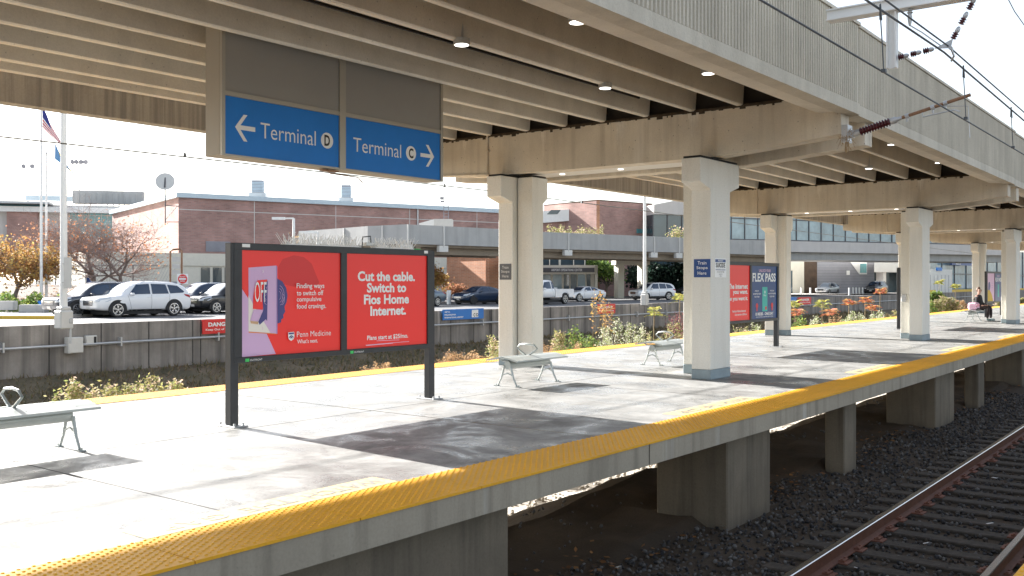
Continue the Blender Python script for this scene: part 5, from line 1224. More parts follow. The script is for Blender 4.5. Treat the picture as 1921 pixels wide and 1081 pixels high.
# elevated roadway
VP_ = [(560, 85), (615, 81.5), (690, 77), (764, 74.6), (934, 81), (1016, 85.6), (1285, 97), (1434, 105), (1468, 107)]
t = empty('elevated_road', PD(950, 85), label='grey concrete elevated roadway crossing behind the platform columns', cat='viaduct')
pts = [PD(u, D) for u, D in VP_]; mb = MB(); ub = MB(); gd = MB()
for a, b in zip(pts, pts[1:]):
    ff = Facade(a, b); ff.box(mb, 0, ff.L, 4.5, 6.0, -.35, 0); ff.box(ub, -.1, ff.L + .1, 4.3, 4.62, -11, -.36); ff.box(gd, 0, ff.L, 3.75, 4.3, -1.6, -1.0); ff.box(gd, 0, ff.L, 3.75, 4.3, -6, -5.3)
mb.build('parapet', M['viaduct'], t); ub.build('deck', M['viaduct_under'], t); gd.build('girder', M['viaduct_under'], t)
for u in (646, 718, 764.5, 832, 1066, 1227, 1274):
    for a, b, (ua, _), (ub_, _) in zip(pts, pts[1:], VP_, VP_[1:]):
        if ua <= u < ub_:
            ff = Facade(a, b); s_ = ff.hit(u, 440)[0]; mb = MB(); ff.box(mb, s_ - .05, s_ + .05, 4.3, 5.98, .003, .09); ff.box(mb, s_ - .45, s_ + .45, 3.95, 4.45, -.3, .05); mb.build('downspout', M['off_white'], t)
def portal(u0, u1, D, lab, w_=.75):
    f = Facade(PD(u0, D), PD(u1, D + 1.5)); t = empty('viaduct_portal', f.base(), label=lab, cat='portal')
    MB_ = MB(); f.box(MB_, -.3, f.L + .3, 3.45, 4.3, -1, 0); MB_.build('crossbeam', M['cream_stucco'], t)
    for s_ in (0, f.L - w_): f.box(MB(), s_, s_ + w_, -.25, 3.45, -.95, -.03).build('leg', M['cream_stucco'], t)
portal(1160, 1215, 106, 'cream concrete portal frame under the elevated roadway'); 
# operations centre
f = Facade(PD(985, 106), PD(1121, 106)); t = empty('operations_building', f.base(), label='low cream building reading Airport Operations Center under the viaduct', cat='building')
f.box(MB(), 0, f.L, 2.45, 3.4, -6, .2).build('header', M['cream_stucco'], t); f.box(MB(), 0, f.L, -.3, 2.45, -6, -.3).build('wall', M['cream_stucco'], t)
mb = MB(); f.box(mb, .3, f.L - .35, 2.62, 3.12, .2, .25, 0); s0 = f.hit(1034, 507)[0]; s1 = f.hit(1092, 507)[0]
mb.text('AIRPORT OPERATIONS CENTER', Vector((0, 0, 0)) + f.A + f.d * s0 + f.n * .25 + Vector((0, 0, 2.74)), f.d, (0, 0, 1), s1 - s0, .27, 1, bold=.02, lift=.02); mb.build('sign', [M['mullion'], M['print_white']], t)
for (u0, u1, m_) in ((1000, 1014, 'glass_wall'), (1017, 1033, 'glass_pale'), (1037, 1054, 'glass_pale'), (1058, 1068, 'glass_wall'), (1071, 1082, 'glass_wall'), (1084, 1098, 'glass_pale'), (1101, 1108, 'glass_wall')): f.pbox(MB(), u0, 515, u1, 552, -.28, -.22).build('window', M[m_], t)
f.pbox(MB(), 1116, 499, 1121, 561, -.3, .2).build('end_wall', M['cream_stucco'], t)
g2 = Facade(PD(985, 108), PD(1099, 108)); g2.box(MB(), 0, g2.L, 3.42, 4.75, -4, 0).build('upper_window', M['glass_wall'], t)
mb = MB()
for u in (1016, 1031, 1049, 1051, 1076, 1097): g2.pbox(mb, u - .8, 476, u + .8, 498, .0, .1)
mb.build('mullion', M['cream_stucco'], t)
# second brick block with dark windows
f = Facade(PD(1119, 118), PD(1224, 124)); t = empty('brick_block', f.base(), label='square pink brick block with one small window above the viaduct', cat='building')
f.box(MB(), 0, f.L, -.3, 11.5, -10, 0).build('wall', M['brick_pink'], t); f.box(MB(), -.02, f.L + .02, 11.5, 11.62, -10, .05).build('coping', M['mulch'], t)
f2 = Facade(PD(1109, 123), PD(1118.9, 118)); f2.box(MB(), 0, f2.L, -.3, 11.5, -.4, -.02).build('side_wall', M['brick_sunlit_orange'], t); f.pbox(MB(), 1194, 430, 1214, 438, .01, .05).build('window', M['teal_glass'], t)  # side wall's orange brick has the sunlight put into its colour
f = Facade(PD(1000, 122), PD(1112, 122)); t = empty('sloped_roof_hall', f.base(), label='white sloped roof hall between the two brick buildings', cat='building')
a0 = f.hit(1000, 400); pts_ = [f.hit(u, v) for u, v in ((990, 418), (1023, 418), (1112, 411), (1112, 389), (1062, 393), (1022, 396), (990, 396))]
mb = MB(); mb.prism([(p, q) for p, q in pts_], f.A, f.d, (0, 0, 1), -f.n * 8); mb.build('roof', M['white_paint'], t)
f.box(MB(), 0, f.L, -.3, f.hit(1060, 413)[1], -8, -.6).build('wall', M['brick_pink'], t)
sk = [f.hit(u, v) for u, v in ((1026, 402), (1034, 394), (1052, 394), (1046, 402))]; mb = MB(); mb.prism(sk, f.A + f.n * .03, f.d, (0, 0, 1), f.n * .03); mb.build('skylight', M['glass_wall'], t)
f = Facade(PD(1224, 120), PD(1470, 124)); t = empty('concourse_hall', f.base(), label='dark glazed concourse hall with a grey sloped roof behind the front column', cat='building')
f.box(MB(), 0, f.L, -.3, f.hit(1300, 404)[1], -9, 0).build('window_wall', M['glass_wall'], t); z1 = f.hit(1300, 404)[1]
mb = MB(); mb.prism([(0, z1), (f.L, z1), (f.L, z1 + 2.4), (5, z1 + 2.2), (0, z1 + 1.2)], f.A + f.n * .5, f.d, (0, 0, 1), -f.n * 9.5); mb.build('roof', M['pale_concrete'], t)
mb = MB(); s_ = 0
while s_ < f.L: f.box(mb, s_, s_ + .12, 4, z1, 0, .1); s_ += 1.9
mb.build('mullion', M['mullion'], t)
# glazed bridge
f = Facade(PD(1371, 118), PD(1900, 138)); t = empty('glazed_bridge', f.base(.4), label='long glazed passenger bridge with a pale concrete band', cat='building')
f.box(MB(), 0, f.L, 6.7, 11.5, -8, 0).build('window_wall', M['glass_pale'], t); f.box(MB(), 0, f.L, 5.35, 6.7, -9, .3).build('band', M['pale_concrete'], t); f.box(MB(), 0, f.L, 4.4, 5.35, -9, -.5).build('soffit_beam', M['viaduct'], t)
mb = MB(); s_ = 0
while s_ < f.L: f.box(mb, s_, s_ + .10, 6.7, 11.5, 0, .1); s_ += 2.0
f.box(mb, 0, f.L, 9.3, 9.42, 0, .09); f.box(mb, 0, f.L, 6.7, 6.85, 0, .12); mb.build('mullion', M['mullion'], t)
f = Facade(PD(1470, 138), PD(1640, 140)); t = empty('block_garage', f.base(), label='grey block garage under the glazed bridge behind the silver SUV', cat='building')
f.box(MB(), 0, f.L, -.3, 4.6, -6, 0).build('wall', M['block_grey'], t); f.pbox(MB(), 1475, 491, 1507, 556, .01, .25).build('entrance_wall', M['cream_stucco'], t); f.pbox(MB(), 1507, 491, 1532, 556, .01, .15).build('side_wall', M['mulch'], t)
f.pbox(MB(), 1476, 508, 1485, 551, .26, .3).build('door', M['glass_wall'], t)
mb = MB(); mb.prism([f.hit(u, v) for u, v in ((1592, 488), (1626, 488), (1626, 515), (1612, 515))], f.A + f.n * .02, f.d, (0, 0, 1), f.n * .05); mb.build('lit_glass', M['white_paint'], t); f.pbox(MB(), 1613, 495, 1625, 512, .08, .12).build('window', M['teal_glass'], t); f.pbox(MB(), 1588, 508, 1594, 516, .01, .04).build('notice', M['print_white'], t)  # white prism paints the diagonal light in the triangular glass
mb = MB()
for k in range(1, 12): f.box(mb, f.L * .35, f.L, k * .4, k * .4 + .02, .0, .012)
mb.build('block_joint', M['mullion'], t)
f = Facade(PD(1633, 146), PD(1745, 150)); t = empty('parking_ramp', f.base(), label='pale parking ramp with a dark opening behind the black SUV', cat='building')
f.pbox(MB(), 1633, 478, 1745, 511, -6, 0).build('wall', M['pale_concrete'], t); f.pbox(MB(), 1633, 511, 1745, 560, -6, -2).build('opening', M['glass_wall'], t)
for u in (1660, 1700, 1735): f.pbox(MB(), u, 511, u + 5, 560, -1.9, -.3).build('ramp_column', M['pale_concrete'], t)
f = Facade(PD(1725, 158), PD(1960, 235)); t = empty('airline_storefront', f.base(.4), label='glass check-in storefront with a navy fascia sign right of the second column', cat='building')
f.box(MB(), 0, f.L, -.3, 8.4, -8, -1).build('window_wall', M['glass_pale'], t)
mb = MB(); f.pbox(mb, 1783, 490, 1822, 498, .0, .25, 0); s0, z0 = f.hit(1790, 496.5); mb.text('AMERICAN', f.A + f.d * s0 + f.n * .25 + Vector((0, 0, z0)), f.d, (0, 0, 1), 3.4, .40, 1, bold=.02, lift=.02); mb.build('sign', [M['navy_sign'], M['print_white']], t)
mb = MB(); s_ = 0
f.box(mb, 0, f.L, 3.0, 3.15, -1, -.8)
while s_ < f.L: f.box(mb, s_, s_ + .16, -.3, 8.4, -1, -.85); s_ += 8
mb.build('mullion', M['mullion'], t)
mb = MB()
for u, v in ((1757, 484), (1792, 481), (1810, 487)): c = f.hit(u, v); f.box(mb, c[0], c[0] + .3, c[1], c[1] + .2, -.8, -.5)
mb.build('ceiling_lamp', M['lamp_glow'], t)
f = Facade(PD(1738, 150), PD(1786, 158)); t = empty('kiosk', f.base(), label='white panelled kiosk with a small blue box on its roof', cat='kiosk')
f.box(MB(), 0, f.L, -.3, 3.6, -2, 0).build('wall', M['off_white'], t); f.pbox(MB(), 1756, 502, 1765, 508, .0, .2).build('sign', M['sky_sign'], t)
mb = MB()
for k in range(1, 7): f.box(mb, k * f.L / 7, k * f.L / 7 + .05, -.2, 2.7, 0, .04)
mb.build('panel_joint', M['block_grey'], t)
# white rails and kerb on the far pavement
pv = MB(); pv.poly([PD(1440, 122, -.05), PD(1700, 139, -.05), PD(1960, 218, -.05), PD(1960, 260, -.05), PD(1440, 190, -.05)]); pv.build('pavement', M['pale_concrete'], kind='structure').location.z = 0
kb = MB(); ff = Facade(PD(1690, 140), PD(1960, 214)); ff.box(kb, 0, ff.L, -.2, .32, -.4, 0); kb.build('yellow_kerb', M['kerb_yellow'], kind='structure')
kb = MB(); ff = Facade(PD(-150, 45.6), PD(104, 45.2)); ff.box(kb, 0, ff.L, -.2, -.04, -.25, 0); kb.build('yellow_kerb', M['kerb_yellow'], kind='structure')
kb = MB(); ff = Facade(PD(-250, 45.9), PD(104, 45.5)); ff.box(kb, 0, ff.L, -.2, -.05, -9, -.02); kb.build('pavement', M['pale_concrete'], kind='structure')

# ------------------------------------------------------------------ poles, lamps, flags and small street things
def lightpole(u, D, zt, r0, r1, bw, bz, lab):
    c = PD(u, D, 0.1); t = empty('light_pole', c, label=lab, cat='light pole', group='white light poles on the retaining wall')
    mb = MB(); mb.cyl((c.x, c.y, bz), (c.x, c.y, zt), r0, r1, n=16); mb.build('pole', M['white_paint'], t, smooth=True)
    mb = MB(); mb.bevbox((c.x - bw / 2, c.y - bw / 2, .02), (c.x + bw / 2, c.y + bw / 2, bz), .04); mb.bevbox((c.x - bw * .38, c.y - bw * .38, bz), (c.x + bw * .38, c.y + bw * .38, bz + .12), .03); mb.build('base_cover', M['off_white'], t)
    return t, c
t, c = lightpole(119.5, 31.2, 11, .118, .07, .44, .62, 'tall white light pole at left standing on the wall by the dark SUV')
e = camvec(1, 0); mb = MB(); p = c + e * .22; mb.cyl((p.x, p.y, -.45), (p.x, p.y, .35), .035, n=8); mb.bevbox((p.x - .07, p.y - .07, .2), (p.x + .07, p.y + .07, .36), .02); mb.build('conduit', M['galv'], t)
T = Matrix(((e.x, -e.y, 0, c.x), (e.y, e.x, 0, c.y), (0, 0, 1, 0), (0, 0, 0, 1))); MB().bevbox((.13, -.04, 1.33), (.37, .0, 2.32), .01).v
mb = MB(); mb.box((.12, -.25, 1.33), (.36, -.22, 2.32), None, T); mb.box((.05, -.25, 1.5), (.14, -.12, 1.53), None, T); mb.box((.05, -.25, 2.1), (.14, -.12, 2.13), None, T); mb.build('sign_plate', M['off_white'], t)
lightpole(1209.5, 63.2, 11, .115, .08, .40, .75, 'thin white light pole standing on the wall by the boxy white SUV')
def flagpole(u, D, zt, lab):
    c = PD(u, D); t = empty('flagpole', c, label=lab, cat='flagpole', group='white flagpoles at the left')
    MB().cyl(c, (c.x, c.y, zt), .09, .055, n=12).build('pole', M['white_paint'], t, smooth=True); MB().cyl((c.x, c.y, zt), (c.x, c.y, zt + .15), .09, .03, n=10).build('finial', M['galv'], t)
    return c
fc1 = flagpole(77.5, 56, 11.85, 'taller white flagpole carrying the striped flag'); fc2 = flagpole(87, 58, 9.2, 'shorter white flagpole beside the taller one')
def drape(c, ztop, W, Hh, name, lab, colorf, mats, seed, lean=.35):
    """limp flag: a folded sheet hanging from its hoist"""
    mb = MB(); nx, nz = 22, 26; e = camvec(1, .15).normalized(); g_ = camvec(-.15, 1).normalized(); V = []
    for j in range(nz + 1):
        v = j / nz
        for i in range(nx + 1):
            u = i / nx; x = W * u * (.42 + .30 * v) + lean * u * v * .5; y = .10 * math.sin(u * 9 + v * 2 + seed) * (0.3 + u); z = -Hh * v - u * W * .95 * (1 - .15 * v)
            V.append(Vector((c.x, c.y, ztop)) + e * (x + .06) + g_ * y + Vector((0, 0, z)))
    for j in range(nz):
        for i in range(nx):
            a = j * (nx + 1) + i; mb.v, mb.f, mb.m
            mb.f.append([a, a + 1, a + nx + 2, a + nx + 1]); mb.m.append(colorf((i + .5) / nx, (j + .5) / nz))
    mb.v = [tuple(v) for v in V]
    ob = mb.build(name, mats, origin=(c.x, c.y, ztop), smooth=R(80), label=lab, cat='flag'); sm = ob.modifiers.new('s', 'SOLIDIFY'); sm.thickness = .01
drape(fc1, 11.75, 2.0, 1.25, 'striped_flag', 'red and white striped flag with a blue canton hanging limp', lambda u, v: 2 if (u < .4 and v < .54) else (0 if int(v * 13) % 2 == 0 else 1), [M['flag_red'], M['print_white'], M['flag_blue']], 0)
drape(Vector((fc2.x + .5, fc2.y + .2, 0)), 9.9, 1.5, 1.0, 'city_flag', 'small blue and yellow flag hanging beside the light pole', lambda u, v: 1 if .33 < u < .67 else 0, [M['flag_sky'], M['flag_yellow']], 2, .8)
def mast(u, v0, v1, D, heads, lab):
    c = at(u, v0, D); b = at(u, v1, D); t = empty('floodlight_mast', (b.x, b.y, b.z - 2), label=lab, cat='floodlight', group='floodlight masts far behind the terminal')
    MB().cyl((b.x, b.y, b.z - 2), (c.x, c.y, c.z), .10, .07, n=8).build('mast', M['block_grey'], t)
    e = camvec(1, 0)
    for h_ in heads:
        p = c + e * h_; mb = MB(); mb.lathe(p, camvec(.3 * (1 if h_ > 0 else -1), -1) + Vector((0, 0, -.3)), [(-.25, .12), (0, .42), (.12, .42)], 14); mb.build('floodlight', M['block_grey'], t, smooth=True)
    mb = MB(); mb.cyl(c + e * min(heads), c + e * max(heads), .05, n=6); mb.build('crossarm', M['block_grey'], t)
mast(52.5, 312, 375, 170, (-.75, .75), 'pair of round floodlights on a mast at far left'); mast(149, 304, 352, 170, (-1.2, -.5, .3, 1.1), 'row of small floodlights on a mast right of the light pole'); 
def streetlamp(u, v, ua, D, zb, lab, hh):
    c = at(u, v, D); t = empty('street_lamp', (c.x, c.y, -.2), label=lab, cat='street lamp', group='white street lamps behind the poster board'); q = at(ua, v + 1, D)
    MB().cyl((c.x, c.y, -.2), c, .09, n=10).build('pole', M['white_paint'], t); d = (q - c); d.z = 0; dn = d.normalized()
    mb = MB(); mb.cyl(c, c + d * .45, .05, n=8); mb.build('arm', M['white_paint'], t); T = Matrix(((dn.x, -dn.y, 0, c.x), (dn.y, dn.x, 0, c.y), (0, 0, 1, c.z), (0, 0, 0, 1)))
    mb = MB(); mb.box((d.length * (.42 if hh else .1), -.16, -.09), (d.length, .16, .09), None, T); mb.build('lamp_head', M['white_paint'], t)
streetlamp(551, 410, 511, 66, 0, 'white street lamp with a box head left above the poster board', True); streetlamp(596, 436, 562, 70, 0, 'lower white street lamp with a long arm above the poster board', False)
# antenna rack on the viaduct roof box
c = at(850, 424, 92); t = empty('roof_cabin', (c.x, c.y, 6), label='pale green roof cabin with antenna ladder above the viaduct', cat='cabin')
f = Facade(PD(794, 92), PD(848, 92)); f.pbox(MB(), 814, 411, 848, 428, -2, 0).build('cabin', M['off_white'], t); mb = MB(); mb.prism([f.hit(u, v) for u, v in ((786, 419), (814, 411.5), (814, 428), (786, 428))], f.A + f.n * -.02, f.d, (0, 0, 1), -f.n * 2); mb.build('ramp', M['white_paint'], t)
mb = MB(); f.pbox(mb, 831.5, 366, 832.5, 411, -.5, -.4); f.pbox(mb, 840, 366, 841, 411, -.5, -.4)
for v in range(370, 411, 6): f.pbox(mb, 832, v, 841, v + .8, -.5, -.45)
f.pbox(mb, 825, 369, 831, 374, -.6, -.3); f.pbox(mb, 826, 376, 832, 379, -.6, -.3); mb.build('antenna', M['block_grey'], t)
# signs and posts by the road
f = Facade(PD(318, 60), PD(343, 60)); t = empty('sign_frame', f.base(), label='brown goalpost sign frame with white boards behind the SUVs', cat='sign frame')
mb = MB(); P = [f.hit(u, v) for u, v in ((319.5, 562), (319.5, 472), (324, 468.5), (337, 467.5), (341, 471), (341, 562))]; mb.tube([f.A + f.d * a + Vector((0, 0, b)) for a, b in P], .06, 8); mb.build('frame', M['rusty'], t)
for v in (482, 495, 507): f.pbox(MB(), 323, v, 338, v + 9, -.04, .02).build('board', M['off_white'], t)
f = Facade(PD(330, 56), PD(356, 56)); t = empty('entry_sign', f.base(), label='round red Do Not Enter sign on a white square plate', cat='road sign')
mb = MB(); f.pbox(mb, 332.5, 514, 353, 533, 0, .03, 0); cx_, cz_ = f.hit(343, 523.5); mb.prism([(cx_ + .27 * math.cos(k * .2618), cz_ + .27 * math.sin(k * .2618)) for k in range(24)], f.A + f.n * .03, f.d, (0, 0, 1), f.n * .01, 1)
f.box(mb, cx_ - .2, cx_ + .2, cz_ - .045, cz_ + .045, .04, .05, 0)
mb.text('DO NOT', f.A + f.d * cx_ + f.n * .04 + Vector((0, 0, cz_ + .09)), f.d, (0, 0, 1), .34, .08, 0, bold=.02, lift=.01, align='C'); mb.text('ENTER', f.A + f.d * cx_ + f.n * .04 + Vector((0, 0, cz_ - .17)), f.d, (0, 0, 1), .28, .08, 0, bold=.02, lift=.01, align='C')
mb.build('plate', [M['print_white'], M['red_sign']], t); f.box(MB(), cx_ - .03, cx_ + .03, -.2, cz_ - .3, -.05, 0).build('post', M['galv'], t)
bl = MB(); bl.cyl((0, 0, 0), (0, 0, .95), .11, .11, n=12); bl.lathe((0, 0, .95), (0, 0, 1), [(0, .115), (.03, .115), (.07, .05)], 12)
bm0 = None
for k, (u, v, lab) in enumerate(((1239, 560, 'left grey bollard by the cream portal frame'), (1251.5, 559, 'right grey bollard by the cream portal frame'), (1503, 554, 'tall pale bollard left of the silver SUV'), (1520, 554, 'pale bollard at the nose of the silver SUV'), (1593, 554, 'first bollard right of the silver SUV'), (1600, 553, 'second bollard right of the silver SUV'), (1606, 553, 'third bollard right of the silver SUV'), (1612, 553, 'fourth bollard right of the silver SUV'), (1618, 553, 'fifth bollard right of the silver SUV, by the black SUV'))):
    p = G(u, v, -.2)
    if bm0 is None: bm0 = bl.build('bollard', M['white_paint'], local=True, smooth=True); o = bm0
    else: o = bm0.copy(); C.objects.link(o)
    o.location = p; tag(o, lab, 'bollard', 'bollards along the terminal kerb')
p = G(842, 571, -.2); mb = MB(); mb.cyl(p, p + Vector((0, 0, 1.1)), .17, n=14); mb.cyl(p + Vector((0, 0, .95)), p + Vector((0, 0, 1.03)), .18, n=14); mb.build('bollard', M['white_paint'], origin=p, label='thick white bollard between the two sedans', cat='bollard')
for u0, u1, v0, v1, lab in ((35, 83, 572, 588, 'low concrete block on the pavement under the flagpoles'), (-10, 24, 565, 582, 'low concrete block at the left edge of the picture')):
    f = Facade(PD(u0, 50), PD(u1, 50)); mb = MB(); f.pbox(mb, u0, v0, u1, v1, -.5, 0); mb.build('concrete_block', M['viaduct'], origin=f.base(), label=lab, cat='concrete block', group='low concrete blocks')
f = Facade(PD(60, 50.5), PD(84, 50.5)); mb = MB(); f.pbox(mb, 66, 566, 83, 573, -.6, -.4); f.pbox(mb, 60, 565, 70, 572, -.7, -.62); mb.build('blue_crate', M['sky_sign'], origin=f.base(), label='bright blue crate lying on the low concrete block', cat='crate')
f = Facade(PD(160, 66), PD(172, 66)); mb = MB(); f.pbox(mb, 162, 521, 168, 531, -.3, 0); mb.build('waste_bin', M['navy_sign'], origin=f.base(), label='small blue bin behind the dark SUV', cat='bin')
# chain-link fence behind the planting
f = Facade(PD(-20, 68), PD(300, 68)); t = empty('chain_link_fence', f.base(), label='chain-link fence behind the mulch bank and bare trees', cat='fence')
for u in (105, 172, 250, 30): f.pbox(MB(), u - .8, 498, u + .8, 545, 0, .06).build('post', M['mullion'], t)
mb = MB(); z0, z1 = .2, 2.75; f.box(mb, 0, f.L, z1 - .05, z1, 0, .04); s_ = 0
while s_ < f.L:
    for sg in (-1, 1):
        a = f.A + f.d * s_ + Vector((0, 0, z0)); b = f.A + f.d * (s_ + sg * 1.3) + Vector((0, 0, z1)); mb.tube([a, b], .008, 3)
    s_ += .22
mb.build('mesh', M['block_grey'], t)
# ------------------------------------------------------------------ trees
def tree(base, height, spread, name, lab, seed, leafm, nleaf, leafsize, fork=.28, r0=.16, cat='tree', group=None, low=.35, twigs=True, levels=5, clear=.0, lsp=.35):
    rg = random.Random(seed); t = empty(name, base, label=lab, cat=cat, group=group); tr = MB(); tw = MB(); tips = []
    def br(p, d, L_, r, lev):
        n = 4; P = [p]; q = p.copy(); dd = d.copy()
        for k in range(n):
            dd = (dd + Vector((rg.gauss(0, .12), rg.gauss(0, .12), rg.gauss(.03, .06)))).normalized(); q = q + dd * L_ / n; P.append(q.copy())
        rr = [r * (1 - .35 * k / n) for k in range(n + 1)]
        (tr if lev < 3 else tw).tube(P, rr, 7 if lev < 2 else (5 if lev < 3 else 3))
        if lev >= 2: tips.extend(P[1:])
        if lev >= levels: return
        m = {0: 4, 1: 4, 2: 4, 3: 4, 4: 3}.get(lev, 3)
        for k in range(m):
            a = 2 * math.pi * (k + rg.random() * .6) / m; sp = {0: .75, 1: .65}.get(lev, .75) * rg.uniform(.6, 1.25)
            x = dd.orthogonal().normalized(); y = dd.cross(x); nd = (dd * math.cos(sp) + (x * math.cos(a) + y * math.sin(a)) * math.sin(sp)); nd.z = nd.z * .8 + .12; nd.x *= spread; nd.y *= spread; nd.normalize()
            st = P[rg.choice((2, 3, 4)) if lev > 0 else rg.choice((3, 4))]
            br(st, nd, L_ * rg.uniform(.62, .85) * (1.25 if lev == 0 else 1), r * rg.uniform(.48, .62), lev + 1)
    br(Vector(base), Vector((0, 0, 1)), height * fork, r0, 0)
    tr.build('trunk', M['bark'], t, smooth=True); tw.build('twigs', M['twig'], t)
    if nleaf:
        lm = MB(); P = []
        for _ in range(nleaf):
            c = rg.choice(tips)
            if c.z < base[2] + height * low * (.75 + .5 * rg.random()) or (clear and c.z > base[2] + height * clear * rg.uniform(.85, 1.15)): continue
            P.append(c + Vector((rg.gauss(0, lsp), rg.gauss(0, lsp), rg.gauss(0, lsp * .8))))
        leaves(lm, P, leafsize, rg, asp=.75); lm.build('foliage', leafm, t)
    return t
tree(PD(182, 60), 8.4, 1.45, 'bare_tree', 'nearly bare tree with rust-coloured leaves, left of the pair by the SUVs', 11, M['leaf_rust'], 1700, .15, clear=.66, levels=6, fork=.25)
tree(PD(230, 61), 8.8, 1.45, 'bare_tree', 'nearly bare tree right of the pair, in front of the brick corner', 23, M['leaf_rust'], 1000, .14, clear=.55, levels=6, fork=.25)
tree(PD(25, 58), 7.4, 1.2, 'autumn_tree', 'dense orange and yellow autumn tree at the left edge', 31, M['leaf_orange'], 5200, .18, fork=.2, low=.12, levels=5)
tree(PD(-45, 60), 7.6, 1.2, 'autumn_tree', 'orange autumn tree cut by the left edge of the picture', 32, M['leaf_orange'], 3000, .18, fork=.2, low=.12, levels=4)
tree(PD(818, 88), 4.6, .9, 'autumn_tree', 'small orange and green tree beside the poster board', 35, M['leaf_orange'], 3200, .24, fork=.22, low=.1, levels=4, r0=.1)
tree(PD(852, 94), 2.6, 1.4, 'rust_shrub', 'low rust-coloured shrub against the orange brick wing', 36, M['leaf_rust'], 1500, .2, fork=.18, low=.05, levels=4, r0=.07, cat='shrub')
tree(PD(605, 92), 7.3, .8, 'yellow_tree', 'small yellow-leaved tree at the end of the elevated roadway', 37, M['leaf_orange'], 900, .3, fork=.3, low=.7, levels=4, r0=.1)
tree(PD(1138, 112), 6.2, 1.3, 'green_tree', 'green tree with crooked limbs behind the cream portal frame', 41, M['leaf_tree'], 7000, .34, fork=.24, low=.42, levels=4, r0=.22)
tree(PD(1098, 116), 6.5, 1.2, 'green_tree', 'green tree behind the operations building', 42, M['leaf_tree'], 4000, .34, fork=.25, low=.4, levels=4, r0=.2)
for k, (u, lab) in enumerate(((1240, 'dark tree just right of the thin light pole'), (1268, 'dark tree half hidden by the white front column'), (1212, 'dark tree behind the thin light pole'))):
    tree(PD(u, 112 + k), 6.3, 1.25, 'dark_tree', lab, 50 + k, M['leaf_dark'], 6000, .42, fork=.2, low=.05, levels=4, r0=.2, lsp=.5)  # foliage in near-black greens
mb = MB(); rg = random.Random(8); fz = Facade(PD(1040, 88.5), PD(1142, 92))       # planting on the roadway
for k in range(34):
    s_ = fz.L * k / 33 + rg.uniform(-.1, .1); hh = rg.uniform(.4, 1.15); p = fz.A + fz.d * s_ - fz.n * rg.uniform(.6, 1.2) + Vector((0, 0, 6.0))
    leaves(mb, [p + Vector((rg.gauss(0, .12), rg.gauss(0, .12), rg.uniform(-.2, hh - .2))) for _ in range(40)], .22, rg, asp=.35)
mb.build('roadside_grass', M['leaf_weed'], kind='stuff')
p = PD(1270, 98, 6.0); tree(p, 1.0, 1, 'roadside_shrub', 'tiny yellow-green shrub on the viaduct left of the front column', 61, M['leaf_weed'], 300, .2, fork=.3, low=0, levels=3, r0=.02, cat='shrub')
# mulch bank, hedge
ba = [PD(-60, 52), PD(180, 52), PD(340, 58), PD(340, 67), PD(180, 67), PD(-60, 67)]
mb = MB(); lo = [Vector((p.x, p.y, -.15)) for p in ba[:3]]; hi = [Vector((p.x, p.y, z)) for p, z in zip(reversed(ba[3:]), (1.5, 1.3, .6))]
for i in range(2): mb.poly([lo[i], lo[i + 1], hi[i + 1], hi[i]])
mb.build('mulch_bank', M['mulch'], kind='structure')
mb = MB(); P = []
for _ in range(2500):
    u = rg.uniform(-40, 320); D = rg.uniform(52.5, 66); q = PD(u, D); P.append(Vector((q.x, q.y, -.1 + (D - 52) / 15 * 1.35 * (1 if u < 180 else 1 - (u - 180) / 300) + .04)))
leaves(mb, P, .2, rg, flat=True, asp=.6); mb.build('fallen_leaves', M['leaf_dry'], kind='stuff')
mb = MB(); P = []
for _ in range(3800):
    u = rg.uniform(-10, 118); q = PD(u, rg.gauss(52.3, .6)); P.append(Vector((q.x, q.y, rg.uniform(-.1, .75 + .25 * math.sin(u * .12)))))
leaves(mb, P, .16, rg, asp=.6); mb.build('hedge', M['leaf_green'], origin=PD(50, 52.3), label='low dark green hedge along the foot of the mulch bank', cat='hedge')

